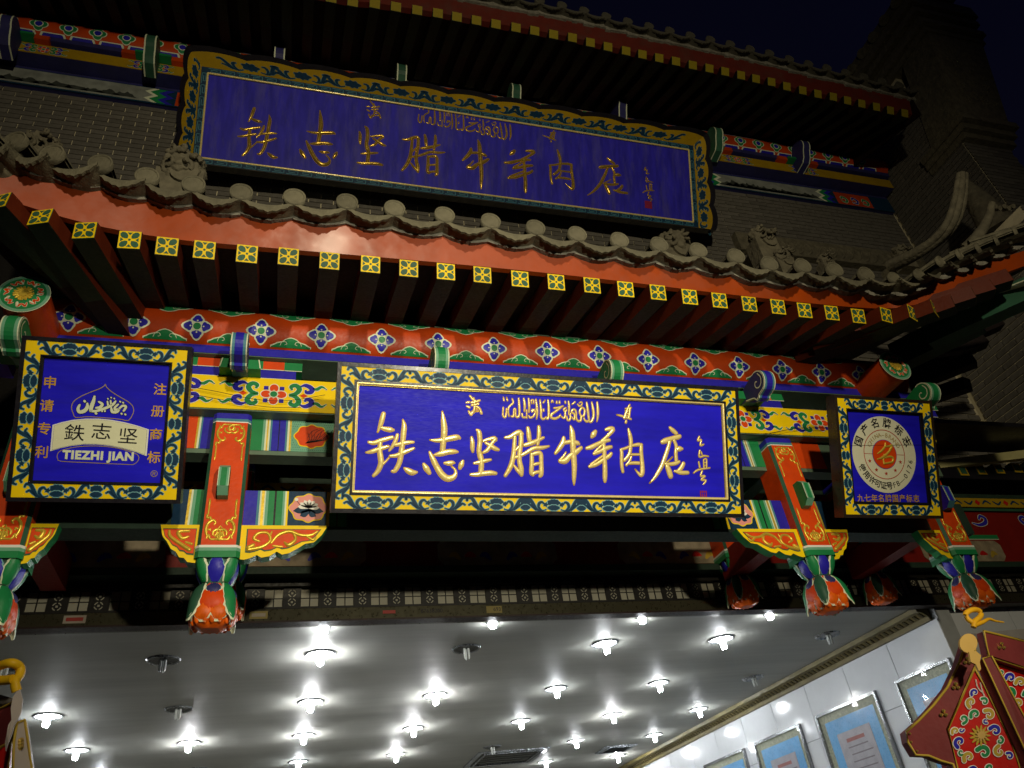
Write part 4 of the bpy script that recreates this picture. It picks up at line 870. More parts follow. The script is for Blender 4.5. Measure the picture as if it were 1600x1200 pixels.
# ---- left trademark sign
spL = sign_plane(-1.142, -.453, 3.35, 1.716, 2.991, 2.335)
spec4 = {s: [(.24, False, 1.12), (.76, False, 1.12), (.5, True, 1.0)] for s in 'tblr'}
t_, sfL, bdL = basic_sign('trademark_sign', 'square blue sign with pale banner and TIEZHI JIAN lettering left of the main sign', spL, .060, .018, .013, None, spec4)
def cvL(x, y, ox=40, oy=560, s=1/6):
    u, v = to_plane(spL, ox+x*s, oy+y*s); return u, v
scL = (cvL(700, 600)[0]-cvL(600, 600)[0])/100
def strL(st, k=1): return [(*cvL(x, y), r*scL*k) for x, y, r in st]
GLB = mat('gold_lettering_paint', '#D9A63A', .4, metal=.2)
GLN = mat('thin_gold_line', '#B79A58', .4, metal=.2)
m = MB()
arch = [(742,238),(752,265),(800,310),(880,360),(950,400),(995,440),(1008,480),(1000,520),(960,580),(900,572),(820,562),(740,556),(640,548),(560,545),(462,553),(440,515),(425,475),(428,430),(455,390),(520,350),(600,315),(690,280),(730,255),(742,238)]
ribbon(m, [(*cvL(x, y), .0016) for x, y in arch], bdL, .0015, GLN, 0, 2)
pill = [(330,862),(300,880),(288,915),(295,945),(330,965),(600,978),(960,995),(1010,992),(1045,965),(1058,930),(1040,900),(1000,885)]
ribbon(m, [(*cvL(x, y), .0014) for x, y in pill+[(980,872)]], bdL, .0015, GLN, 0, 2); ribbon(m, [(*cvL(x, y), .0014) for x, y in [(330,862),(450,832),(600,820),(760,826),(900,850),(1000,885)]], bdL, .0015, GLN, 0, 3)
m.build('emblem_outline', t_)
def poly(mb, pts, surf, h, mt): mb.add([surf(u, v, h) for u, v in pts], [list(range(len(pts)))], mt)
m = MB(); topc = [(245,622),(330,597),(440,574),(560,563),(680,563),(800,575),(920,597),(1040,628),(1152,665)]; botc = [(1130,915),(1020,875),(900,842),(780,818),(660,806),(540,805),(420,820),(320,840),(222,870)]
def strip2(mb, A, B, surf, h, mt):
    vs = [surf(*p, h) for p in A] + [surf(*p, h) for p in B]; n_ = len(A); mb.add(vs, [(i, i+1, n_+i+1, n_+i) for i in range(n_-1)], mt)
A = [cvL(*p) for p in topc]; B = [cvL(*p) for p in botc[::-1]]
strip2(m, A, B, bdL, .002, WHT)
cx_, cy_ = cvL(690, 730)
def shr(p, k=.955, k2=.90): return (cx_+(p[0]-cx_)*k, cy_+(p[1]-cy_)*k2)
strip2(m, [shr(p, .965, .93) for p in A], [shr(p, .965, .93) for p in B], bdL, .003, INK); strip2(m, [shr(p, .96, .92) for p in A], [shr(p, .96, .92) for p in B], bdL, .0038, mat('banner_cream', '#E2E2BE', .5, var=.03))
for ch, x, y in (('鉄', 452, 706), ('志', 706, 694), ('坚', 955, 738)):
    u, v = cvL(x, y); text_mesh(m, ch, bdL, u, v, .076, .0052, INK, rot=-.03, bold=.0002, sx=1.12)
m.build('pale_banner', t_)
m = MB(); u, v = cvL(680, 915); text_mesh(m, 'TIEZHI JIAN', bdL, u, v, .050, .003, CRM, bold=.0026, sx=.98, sp_=1.12)
m.build('brand_lettering', t_)
m = MB()
for st in ([(500,435,9),(485,470,13),(500,500,15),(545,490,17),(572,455,15),(572,420,8)],[(546,398,10),(550,402,10)],[(640,355,9),(630,400,15),(612,450,17),(605,490,13)],[(605,492,10),(650,492,11),(690,482,12),(760,458,12),(815,428,12),(838,400,8)],[(682,405,8),(714,428,12),(692,456,13),(655,462,8)],[(652,512,10),(656,516,10)],[(712,490,8),(712,494,8)],[(738,490,8),(738,494,8)],
           [(762,402,7),(768,440,8)],[(792,395,7),(796,432,8)],[(765,375,6),(768,379,6)],[(795,363,6),(798,367,6)],[(825,373,6),(828,377,6)],[(862,430,8),(835,455,10),(832,478,10),(868,476,10),(850,500,12),(808,498,13),(798,462,8)],[(870,472,9),(905,442,10),(936,452,11),(915,490,9)],[(893,515,8),(896,519,8)],[(928,522,8),(932,526,8)],[(880,402,7),(884,406,7)],[(908,412,7),(912,416,7)]):
    pth = strL(st, 1.15); ribbon(m, pth, bdL, .0016, INK, .0022, 4); ribbon(m, pth, bdL, .003, CRM, 0, 4)
m.build('arabic_lettering', t_)
m = MB()
for ch, x, y in (('申',220,230),('请',190,450),('专',165,665),('利',142,885),('注',1256,295),('册',1234,500),('商',1216,720),('标',1198,935)):
    m = MB(); u, v = cvL(x, y); text_mesh(m, ch, bdL, u, v, .056, .002, GLB, bold=.0008); m.build('gold_character', t_)
m = MB(); u, v = cvL(1200, 1086); text_mesh(m, '®', bdL, u, v, .040, .002, GLN); m.build('registered_mark', t_)
# ---- right certificate sign
spR = sign_plane(3.091, 3.806, 3.35, 1.689, 3.044, 2.340)
t_, sfR, bdR = basic_sign('quality_mark_sign', 'square blue sign with round white CHINA-BRAND seal and red centre, right of the main sign', spR, .060, .018, .016, None, spec4, side=BRN)
wR, hR = spR[4], spR[5]
u0, v0 = to_plane(spR, 1290+562/6, 620+537/6); RR = .2025
ul, _ = to_plane(spR, 1290+262/6, 620+490/6); ur, _ = to_plane(spR, 1290+862/6, 620+580/6); RR = (ur-ul)/2; u0 = (ul+ur)/2
SLC = mat('seal_cream', '#DEDCC0', .45, var=.04); SRD = mat('seal_line_red', '#B5321E', .5)
m = MB(); blob(m, u0, v0, lambda t: RR, bdR, .0015, SLC, 72); m.build('white_disc', t_)
def circ(mb, r, w2, h, mt):
    n = 64; vs = []
    for i in range(n): t = 2*pi*i/n; vs += [bdR(u0+(r+w2)*math.cos(t), v0+(r+w2)*math.sin(t), h), bdR(u0+(r-w2)*math.cos(t), v0+(r-w2)*math.sin(t), h)]
    mb.add(vs, [(2*i, (2*i+2)%(2*n), (2*i+3)%(2*n), 2*i+1) for i in range(n)], mt)
m = MB(); circ(m, RR*.64, .0022, .0025, SRD); blob(m, u0, v0, lambda t: RR*.385, bdR, .0026, BLU, 48); blob(m, u0, v0, lambda t: RR*.372, bdR, .0034, REDO, 48)
for s in (-1, 1): ribbon(m, [(u0+s*RR*.39, v0, .0013), (u0+s*RR*.635, v0, .0013)], bdR, .0025, SRD)
for a in (-158, -125, -90, -55, -22):
    t = math.radians(a); cu, cv = u0+RR*.52*math.cos(t), v0+RR*.50*math.sin(t)
    pts = [(cu+(.0135 if k%2==0 else .0055)*math.cos(pi/2+k*pi/5), cv+(.0135 if k%2==0 else .0055)*math.sin(pi/2+k*pi/5)) for k in range(10)]
    m.add([bdR(cu, cv, .003)]+[bdR(a_, b_, .003) for a_, b_ in pts], [(0, 1+k, 1+(k+1)%10) for k in range(10)], SRD)
m.build('red_rings', t_)
m = MB()
for ch, a in zip('国产名牌标志', (158, 131, 105, 79, 51, 26)):
    m = MB(); t = math.radians(a); text_mesh(m, ch, bdR, u0+RR*.82*math.cos(t), v0+RR*.82*math.sin(t), .062, .003, INK, rot=t-pi/2, bold=.0010); m.build('black_character', t_)
for ch, a in zip('使用许可证号', (207, 222, 236, 249, 262, 275)):
    t = math.radians(a); m = MB(); text_mesh(m, ch, bdR, u0+RR*.83*math.cos(t), v0+RR*.83*math.sin(t), .047, .003, INK, rot=t+pi/2, bold=.0008); m.build('black_character', t_)
for ch, a in zip('FB—0176', (286, 295, 306, 318, 328, 338, 348)):
    m = MB(); t = math.radians(a); text_mesh(m, ch, bdR, u0+RR*.83*math.cos(t), v0+RR*.83*math.sin(t), .044, .003, INK, rot=t+pi/2); m.build('black_character', t_)
m = MB()
for i, ch in enumerate('CHINA–BRAND'):
    t = math.radians(152-i*12.4); text_mesh(m, ch, bdR, u0+RR*.505*math.cos(t), v0+RR*.505*math.sin(t), .037, .003, GLN, rot=t-pi/2)
m.build('gold_lettering', t_)
m = MB()
def cvR(x, y): return to_plane(spR, 1290+x/6, 620+y/6)
sR = (cvR(600,500)[0]-cvR(500,500)[0])/100
for st in ([(572,432,5),(565,470,9),(530,510,9),(500,530,5)],[(570,465,6),(610,462,10),(635,455,9),(600,520,10),(540,570,10),(500,582,5)],[(560,540,6),(580,560,8)],[(552,580,6),(560,625,9)],[(555,575,6),(610,560,9),(640,570,10),(635,610,9),(560,625,9)]):
    relief(m, [(*cvR(x, y), r*sR) for x, y, r in st], lambda u, v, h: bdR(u, v, h+.0034), GLP, .8, 4)
m.build('gold_centre_character', t_)
m = MB()
for i, ch in enumerate('九七年名牌国产标志'):
    m = MB(); u, v = cvR(340+i*65.5, 955+.3*i); text_mesh(m, ch, bdR, u, v, .047, .003, GLB, bold=.0006); m.build('gold_character', t_)
m = MB(); a = cvR(222, 455); b_ = cvR(925, 448); ribbon(m, [(*a, .0008), (*b_, .0008)], bdR, .0045, INK); m.build('board_joint', t_)

# ---- upper weathered sign
spU = sign_plane(-.974, 4.270, 5.10, 6.247, 4.739, 7.093)
O, U, V, N, wU, hU = spU; sfU = plane_surf(O, U, V, N)
t_ = thing('upper_shop_sign', O+U*wU/2, 'large weathered blue sign with scalloped yellow frame and gold calligraphy under the upper eave', 'sign')
m = MB(); m.prism([sfU(0,0,0), sfU(wU,0,0), sfU(wU,hU,0), sfU(0,hU,0)], N*-.04, SGU); m.build('board', t_)
fr = .056
m = MB(); frame_bars(m, sfU, wU+2*fr, hU+2*fr, 0, fr, -.03, .02, NVY)
m2 = MB(); sfs = plane_surf(O-U*fr-V*fr, U, V, N); frame_bars(m2, sfs, wU+2*fr, hU+2*fr, 0, fr, -.04, .014, NVY); fb = m2.build('fret_band', t_)
m = MB()
def fret(L, fn):
    n_ = int(L/.13); s = L/n_
    for i in range(n_):
        x = i*s
        for a in ([(x+.01,.012),(x+s*.9,.012)], [(x+s*.9,.012),(x+s*.9,.048)], [(x+s*.9,.048),(x+s*.25,.048)], [(x+s*.25,.048),(x+s*.25,.028)], [(x+s*.25,.028),(x+s*.68,.028)]):
            ribbon(m, [(p[0], p[1], .0032) for p in a], fn, .016, TEA, 0, 1)
fret(wU, lambda u, v, h: sfs(fr+u, v, h)); fret(wU, lambda u, v, h: sfs(fr+u, hU+2*fr-v, h)); fret(hU, lambda u, v, h: sfs(v, fr+u, h)); fret(hU, lambda u, v, h: sfs(wU+2*fr-v, fr+u, h))
m.build('fret_ornament', fb)
m = MB(); bead(m, sfU, wU, hU, .006, .010, .01, GLD); m.build('gold_bead', t_)
# flared scalloped border
def flare(side, s, r):     # s along 0..1, r out distance
    ang = math.radians(62 if side == 'b' else 38); o, h = r*math.cos(ang), .014 + r*math.sin(ang)
    ox = r*math.cos(math.radians(38)); ob = r*math.cos(math.radians(62))
    W, Hh = wU+2*fr, hU+2*fr
    if side in 'lr': h = .014 + r*(math.sin(math.radians(62))*(1-s) + math.sin(math.radians(38))*s)
    if side == 't': return sfs(-o + (W+2*o)*s, Hh+o, h)
    if side == 'b': return sfs(-ox + (W+2*ox)*s, -ob, h)
    if side == 'l': return sfs(-o, -ob+(Hh+ob+o)*s, h)
    return sfs(W+o, -ob+(Hh+ob+o)*s, h)
NS = {'t': 11, 'b': 11, 'l': 4, 'r': 4}
my = MB(); mk = MB(); mo_ = MB()
BW = .115
for side, ns in NS.items():
    K = ns*10
    amp = lambda s: BW + .028*abs(math.sin(pi*s*ns))**.8 + (.0)
    rows = [[flare(side, i/K, 0) for i in range(K+1)], [flare(side, i/K, amp(i/K)) for i in range(K+1)], [flare(side, i/K, amp(i/K)+.05) for i in range(K+1)]]
    n1 = K+1
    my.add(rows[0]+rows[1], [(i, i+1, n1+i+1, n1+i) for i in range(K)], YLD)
    bk = [p - N*.12 for p in rows[2]]
    mk.add(rows[1]+rows[2], [(i, i+1, n1+i+1, n1+i) for i in range(K)], BLK); mk.add(rows[2]+bk, [(i, i+1, n1+i+1, n1+i) for i in range(K)], BLK)
    b0 = [p - N*.08 for p in rows[0]]; mk.add(bk+b0, [(i, i+1, n1+i+1, n1+i) for i in range(K)], BLK)
    Lr = (wU if side in 'tb' else hU)+2*fr
    for j in range(ns):
        fn = lambda u, v, h, side=side, Lr=Lr: flare(side, u, v) + N*h
        c = (j+.5)/ns; ks = BW*.85/Lr
        sf_ = lambda u, v, h: fn(u, v, h)
        cc = j/ns if side in 'tb' else c
        for cc, sm in ((j/ns, False),) if (side in 'tb' and j) else (((c, False),) if side in 'lr' else ()):
            def S(x, y, hh=0, cc=cc): return fn(cc + x*ks*(1.75 if side in 'tb' else 1.2), y*BW*.92+.010, hh)
            for g_, hz, mt in ((.03, .002, TEA), (0, .003, NVY)):
                for s in (-1, 1):
                    for pth in ([(.50,.16,.03),(.80,.08,.05),(1.05,.20,.08),(1.22,.52,.10),(1.42,.86,.09),(1.60,.84,.06)], [(.78,.12,.03),(.92,.34,.07),(.88,.60,.08),(.72,.66,.05)], [(1.1,.12,.03),(1.32,.34,.06),(1.50,.42,.05)]):
                        ribbon(mo_, [(s*a_, b_, r) for a_, b_, r in pth], S, hz, mt, g_*.8, 3)
                blob(mo_, 0, .46, lambda t: (1/math.sqrt((math.cos(t)/.52)**2+(math.sin(t)/.34)**2)+g_)*(.88+.12*math.cos(7*t)), S, hz+.001, mt, 36)
yb_ = my.build('yellow_border', t_); mk.build('black_rim', t_); mo_.build('border_ornament', yb_)
# characters: same hand, placed in the upper board
upos = {'铁': (404,208,63,76), '志': (499,214,57,84), '坚': (581,228,42,58), '腊': (662,240,66,62), '牛': (743,256,40,76), '羊': (812,266,46,66), '肉': (877,264,36,58), '店': (948,278,62,62), '清': (584,172,22,26), '真': (858,212,20,18)}
for ch, (cx, cy, wpx, hpx) in upos.items():
    key, sts = CH[ch]; xs = [p[0] for s in sts for p in s]; ys = [p[1] for s in sts for p in s]
    x0_, x1_, y0_, y1_ = min(xs), max(xs), min(ys), max(ys); uc, vc = to_plane(spU, cx, cy)
    ua, va = to_plane(spU, cx-wpx/2, cy-wpx/2*.13); ub, vb = to_plane(spU, cx+wpx/2, cy+wpx/2*.13); ut, vt = to_plane(spU, cx, cy-hpx/2); un, vn = to_plane(spU, cx, cy+hpx/2)
    sx_ = (ub-ua)/(x1_-x0_); sy_ = (vt-vn)/(y1_-y0_)
    cv = lambda k, x, y: (uc+(x-(x0_+x1_)/2)*sx_, vc-(y-(y0_+y1_)/2)*sy_, (sx_+sy_)/2*.82)
    glyph(sfU, cv, CH[ch], GLU, 'calligraphy_character' if len(sts) > 0 and ch not in '清真' else 'small_character', t_, 1.0)
key, sts = ARB; xs = [p[0] for s in sts for p in s]; ys = [p[1] for s in sts for p in s]; uc, vc = to_plane(spU, 727, 193); ua, _ = to_plane(spU, 655, 180); ub, _ = to_plane(spU, 799, 205)
sx_ = (ub-ua)/(max(xs)-min(xs)); _, vt = to_plane(spU, 727, 177); _, vn = to_plane(spU, 727, 208); sy_ = (vt-vn)/(max(ys)-min(ys))
glyph(sfU, lambda k, x, y: (uc+(x-(max(xs)+min(xs))/2)*sx_, vc-(y-(max(ys)+min(ys))/2)*sy_, sx_*.8), ARB, GLU, 'arabic_inscription', t_, .9)
key, sts = SIG; xs = [p[0] for s in sts for p in s]; ys = [p[1] for s in sts for p in s]; uc, vc = to_plane(spU, 1012, 288); s_ = .42/500
glyph(sfU, lambda k, x, y: (uc+(x-1450)*s_, vc-(y-525)*s_, s_*.9), SIG, GLU, 'signature', t_, .9)
m = MB(); u, v = to_plane(spU, 1013, 320); a = .045; m.add([sfU(u-a,v-a,.002), sfU(u+a,v-a,.002), sfU(u+a,v+a,.002), sfU(u-a,v+a,.002)], [(0,1,2,3)], MATS['seal_red']); m.build('red_seal', t_)

# ================================================================= LOWER EAVE
ev = thing('lower_eave', (1.3, 2.9, H+2.8), 'lower tiled eave with glossy red fascia and square rafters with yellow flower ends', 'eave')
ends = [(-70,285),(-2,315),(63,339),(132.5,360),(202.5,375),(261,385),(319.5,390.5),(386,396.7),(450.7,401),(515,407.5),(579,413),(638.7,419.5),(696.7,424.5),(753.7,429.5),(812.5,436),(869,441),(925,446),(977.5,452),(1028,457),(1077.5,464),(1124,469.5),(1170.7,475),(1215.5,479.5),(1257,485),(1299.5,489),(1341,494),(1384.5,492.5),(1425,489),(1460,482.5),(1490,475),(1520,462),(1548,450),(1575,436)]
def eaveY(px):
    if px < 220: return 2.88 - (220-px)*.0006
    if px > 1384: return 2.88 - (px-1384)*.0016
    return 2.88
em = MB(); em.add([(-.5,0,-.5),(.5,0,-.5),(.5,0,.5),(-.5,0,.5)], [(0,1,2,3)], YEL)
e2 = plane_surf((0,0,0), (1,0,0), (0,0,1), (0,-1,0))
for a in range(4):
    t = a*pi/2+pi/4; c, s = math.cos(t), math.sin(t)
    # petal from centre to corner
    pts = [(.115,0),(.20,.10),(.34,.165),(.47,.14),(.56,.065),(.56,-.065),(.47,-.14),(.34,-.165),(.20,-.10)]
    em.add([e2(c*x-s*y, s*x+c*y, .0015) for x, y in pts], [list(range(9))], GRD)
    t = a*pi/2; c, s = math.cos(t), math.sin(t)
    em.add([e2(c*x-s*y, s*x+c*y, .0015) for x, y in ((.27,0),(.42,.12),(.42,-.12))], [(0,1,2)], GRD)
blob(em, 0, 0, lambda t: .062, e2, .0015, GRD, 12)
tmp = em.build('painted_end'); endme = tmp.data; bpy.data.objects.remove(tmp)
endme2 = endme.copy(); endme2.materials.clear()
for mt_ in (mat('low_light_yellow', '#8A7A10', .6), mat('low_light_green', '#1C3226', .6)): endme2.materials.append(mt_)  # darker end paints: the upper eave's weak light is in the colour
def rafter(par, E, D, wd, ht, sidem, underm, inner, dl=.95, roll=0, endm=None):
    D = Vector(D).normalized(); W = D.cross(Vector((0,0,1))).normalized(); Z = W.cross(D)
    m = MB(); o = E - W*wd/2 - Z*ht/2
    half = D*(dl*.5)
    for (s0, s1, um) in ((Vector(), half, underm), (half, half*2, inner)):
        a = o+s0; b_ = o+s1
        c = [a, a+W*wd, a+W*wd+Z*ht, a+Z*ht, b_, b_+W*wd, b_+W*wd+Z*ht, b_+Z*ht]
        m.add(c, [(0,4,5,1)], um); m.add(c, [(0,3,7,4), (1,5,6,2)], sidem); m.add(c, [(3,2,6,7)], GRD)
    m.add([o, o+W*wd, o+W*wd+Z*ht, o+Z*ht], [(0,1,2,3)], GRD)
    ro = m.build('rafter', par)
    eo = bpy.data.objects.new('painted_end', endm or endme); C.objects.link(eo); eo.parent = ro
    Mx = Matrix((W, D, Z)).transposed().to_4x4(); Mx.translation = E - D*.002 - WL[par.name]
    sc = Matrix.Diagonal((wd*.97, 1, ht*.97, 1)); eo.matrix_local = Mx @ sc
    if eo.matrix_local.to_3x3().determinant() < 0: pass
    return ro
for px, py in ends:
    Y = eaveY(px); E = P(px, py, Y); fan = 0
    if px < 240: fan = (240-px)/240*.46
    if px > 1350: fan = -min(1.0, (px-1350)/170*.85)
    dz = .31 + (.0 if 240 < px < 1350 else -.0)
    zf = (H+3.055 - E.z)/(3.56-Y) if 240 <= px <= 1384 else .30 - min(.35, abs(px-(240 if px < 240 else 1384))*.0020)
    rafter(ev, E, (math.sin(fan), math.cos(fan), zf), .100, .098, WRF, WUN, WDK, 1.0)
# fascia: follows the rafters
fpts = [(-120,238,268),(-60,222,290),(0,245,306),(62,262,325),(132,283,345),(202,299,359),(262,312,369),(320,322,375),(386,333,381),(450,342,386),(579,356,397),(697,368,408),(812,384,421),(925,394,431),(1028,408,443),(1124,420,455),(1215,432,465),(1299,443,474),(1345,450,481),(1384,452,479),(1425,447,474),(1462,437,466),(1500,425,452),(1540,411,436),(1580,398,420),(1625,384,404)]
m = MB(); rows = []
fpts = cat_sub([fpts[i] for i in (0,2,4,6,8,11,13,15,17,19,20,21,22,23,24,25)], 4)
for px, yt_, yb__ in fpts:
    Y = eaveY(px) + .02; a = P(px, yb__+3, Y); t2 = P(px, yt_, Y-.06); b_ = a + Vector((0, .012, 0)); rows.append((a, t2, t2+Vector((0,.06,.0)), b_+Vector((0,.02,0))))
flat = [p for r in rows for p in r]
m.add(flat, [(4*i+j, 4*i+4+j, 4*i+4+(j+1)%4, 4*i+(j+1)%4) for i in range(len(rows)-1) for j in range(1, 4)], REDB, False)
m.add([p for r in rows for p in r[:2]], [(2*i, 2*i+2, 2*i+3, 2*i+1) for i in range(len(rows)-1)], REDB, True)
fo = m.build('fascia_board', ev)
# sheathing above rafters
m = MB(); rr_ = []
for (a, t2, c, d) in rows:
    bx = a.x + (a.x-1.3)*-.0; rr_ += [a+Vector((0,.03,.0)), Vector((a.x if 0 < a.x < 3.5 else a.x*.9+.13, 3.95, max(H+3.22, a.z+.25)))]
m.add(rr_, [(2*i, 2*i+2, 2*i+3, 2*i+1) for i in range(len(rows)-1)], WDK); m.build('sheathing_board', ev)
# tiles
tops = [(-62,212),(-20,212),(25,220),(82.5,240),(157.5,255),(230,275),(302.5,287.5),(377,300),(460,307.5),(542,315),(616,325),(694,335),(766,345),(836,355),(901,365),(967,374),(1029,381),(1090,390),(1149,399),(1201,411),(1253,414),(1303,420),(1352,427),(1396,432),(1436,427),(1469,407),(1499,396),(1528,386),(1556,375),(1585,362),(1615,350)]
R = .051; cm = MB(); n = 16
lng = .55
vs = []
for y in (0, lng): vs += [(R*math.cos(pi*i/n*1.0), y, R*math.sin(pi*i/n)) for i in range(n+1)]
cm.add(vs, [(i, i+1, n+1+i+1, n+1+i) for i in range(n)], STN, True)
vs = []
for y in (0, lng): vs += [(R*.8*math.cos(pi*i/n), y, R*.8*math.sin(pi*i/n)-.01) for i in range(n+1)]
cm.add(vs, [(i, i+1, n+1+i+1, n+1+i) for i in range(n)], STN, True)
N2 = 28                                                        # disc end, slightly larger
d0 = [(R*1.10*math.cos(2*pi*i/N2), -.018, R*1.10*math.sin(2*pi*i/N2)) for i in range(N2)]; d1 = [(R*1.08*math.cos(2*pi*i/N2), .012, R*1.08*math.sin(2*pi*i/N2)) for i in range(N2)]
d2 = [(R*.90*math.cos(2*pi*i/N2), -.012, R*.90*math.sin(2*pi*i/N2)) for i in range(N2)]; d3 = [(R*.98*math.cos(2*pi*i/N2), -.019, R*.98*math.sin(2*pi*i/N2)) for i in range(N2)]
vv = d1+d0+d3+d2; cm.add(vv, [(k*N2+i, k*N2+(i+1)%N2, (k+1)*N2+(i+1)%N2, (k+1)*N2+i) for k in range(3) for i in range(N2)], STN, True); cm.add(d2, [list(range(N2))[::-1]], STN); cm.add(d1, [list(range(N2))], STN)
tmp = cm.build('round_tile'); rtm = tmp.data; bpy.data.objects.remove(tmp)
dm = MB(); Wd = .128; K = 12
arc = [(-Wd + 2*Wd*i/K, .018*0 - .036*(1-((-1+2*i/K)**2))) for i in range(K+1)]
low = [(x, z - (.016 + .030*(1-abs(x)/Wd)**.8 + .004*math.cos(i*pi))) for i, (x, z) in enumerate(arc)]
for y0_, y1_ in ((-.022, -.006),):
    k_ = K+1; vs = [(x, y0_, z) for x, z in arc]+[(x, y0_, z) for x, z in low]+[(x, y1_, z) for x, z in arc]+[(x, y1_, z) for x, z in low]
    dm.add(vs, [(i, i+1, k_+i+1, k_+i) for i in range(K)], STN); dm.add(vs, [(2*k_+i, 3*k_+i, 3*k_+i+1, 2*k_+i+1) for i in range(K)], STN); dm.add(vs, [(k_+i, k_+i+1, 3*k_+i+1, 3*k_+i) for i in range(K)], STN); dm.add(vs, [(i, 2*k_+i, 2*k_+i+1, i+1) for i in range(K)], STN)
vs = [(x, -.02, z-.002) for x, z in arc]+[(x, .5, z-.002) for x, z in arc]+[(x, -.006, z-.018) for x, z in arc]+[(x, .5, z-.018) for x, z in arc]
dm.add(vs, [(i, i+1, K+1+i+1, K+1+i) for i in range(K)], STN, True); dm.add(vs, [(2*K+2+i, 2*K+2+i+1, 3*K+3+i+1, 3*K+3+i) for i in range(K)], STN, True)
tmp = dm.build('drip_tile'); dtm = tmp.data; bpy.data.objects.remove(tmp)
tl = []
for px, py in tops:
    Y = eaveY(px)-.13; fan = 0
    if px < 200: fan = (200-px)/240*.5
    if px > 1396: fan = -min(.9, (px-1396)/150*.6)
    tl.append((P(px, py+3, Y), fan))
SLP = math.radians(3)
for i, (p, fan) in enumerate(tl):
    o = inst('round_tile', rtm, ev, p, (SLP, random.uniform(-.04,.04), -fan+random.uniform(-.02,.02)), (1,1,1) if i < len(tops)-8 else (.78,.7,.78))
    if i+1 < len(tl):
        q, f2 = tl[i+1]; c = (p+q)/2 + Vector((0, .012, -.035)); tw = (q-p).length
        o = inst('drip_tile', dtm, ev, c, (SLP, -max(-.4, min(.4, math.atan2(q.z-p.z, max(.05, q.x-p.x)))), -(fan+f2)/2+random.uniform(-.02,.02)), (min(1.05, max(.45, tw/.256)), 1, 1 if i < len(tl)-9 else .6))
m = MB()
for i in range(len(tl)-1):
    p, q = tl[i][0], tl[i+1][0]
    for k in range(5):
        t = k/5; a = p.lerp(q, t); b_ = p.lerp(q, t+.2)
        za = -.030-.030*math.sin(pi*t); zb_ = -.030-.030*math.sin(pi*(t+.2)); ja = random.uniform(-.006,.006)
        vs = [a+Vector((0,.075,za-.035+ja)), b_+Vector((0,.075,zb_-.035+ja)), b_+Vector((0,.06,zb_+.02)), a+Vector((0,.06,za+.02)), a+Vector((0,.14,za-.02)), b_+Vector((0,.14,zb_-.02))]
        m.add(vs, [(0,1,2,3), (0,4,5,1)], MOR)
m.build('mortar_bedding', ev, kind='stuff')
m = MB(); vs = []
for (p, fan) in tl:
    k = 0 if p.x < 4.0 else 1
    vs += ([p+Vector((0,.10,-.06)), Vector((p.x, 4.1, p.z+.42)), Vector((p.x, 5.3, p.z+1.1))] if not k else [p+Vector((0,.10,-.06)), p+Vector((-.25,.55,-.05)), p+Vector((-.5,1.0,-.02))])
m.add(vs, [(3*i, 3*i+3, 3*i+4, 3*i+1) for i in range(len(tl)-1)]+[(3*i+1, 3*i+4, 3*i+5, 3*i+2) for i in range(len(tl)-1)], STN); m.build('roof_slab', ev)
# corner beams on the right and the side-eave rafters
def bar(mb, a, b_, wd, ht, mt, under=None):
    a, b_ = Vector(a), Vector(b_); D = (b_-a).normalized(); W = D.cross(Vector((0,0,1))).normalized(); Z = W.cross(D)
    o = a-W*wd/2-Z*ht/2; mb.obox(o, b_-a, W*wd, Z*ht, mt)
m = MB(); bar(m, P(1400,560,3.55), P(1527,497,3.0), .13, .20, GRD); m.build('corner_beam', ev)
m = MB(); bar(m, P(1450,528,3.2), P(1660,432,2.45), .13, .16, GRD); bar(m, P(1566,459,2.72), P(1640,430,2.44), .132, .008, CRM); m.build('corner_beam', ev)
for k, (a, b_) in enumerate((((1405,590),(1537,532)), ((1420,602),(1522,562)), ((1440,625),(1512,600)), ((1396,575),(1560,505)))):
    m = MB(); bar(m, P(*a, 3.9), P(*b_, 3.55), .10, .10, WDK); m.build('side_rafter', ev)
# hip ridge horns
hr = thing('hip_ridge', P(1440,400,3.3), 'curved grey hip ridge sweeping up to the right corner of the lower roof', 'roof ridge')
m = MB()
for off, rr in ((0, .058), (.045, .043), (-.04, .038)):
    pth = [P(1392+off*60,416,3.6), P(1425+off*90,400,3.4), P(1462+off*130,376,3.2), P(1486+off*160,348,3.05), P(1498+off*170,312,2.95), P(1503+off*120,272,2.9)]
    pth = [tuple(p) for p in pth]; s = [p[:3] for p in cat_sub(pth, 5)]; m.tube(s, [rr*(1-.45*i/len(s)) for i in range(len(s))], STC, 10)
m.build('ridge_roll', hr)
m = MB()
pth = [p[:3] for p in cat_sub([tuple(P(1510,388,3.0)), tuple(P(1530,366,2.9)), tuple(P(1544,342,2.85)), tuple(P(1550,318,2.8))], 5)]; m.tube(pth, [.05-.0016*i for i in range(len(pth))], STC, 10)
for k in range(5): c = P(1556+k*7, 322+(k%2)*3, 2.8); m.tube([c, c+Vector((0,.05,.03))], [.02,.012], STC, 8)
m.build('ridge_finial', hr)
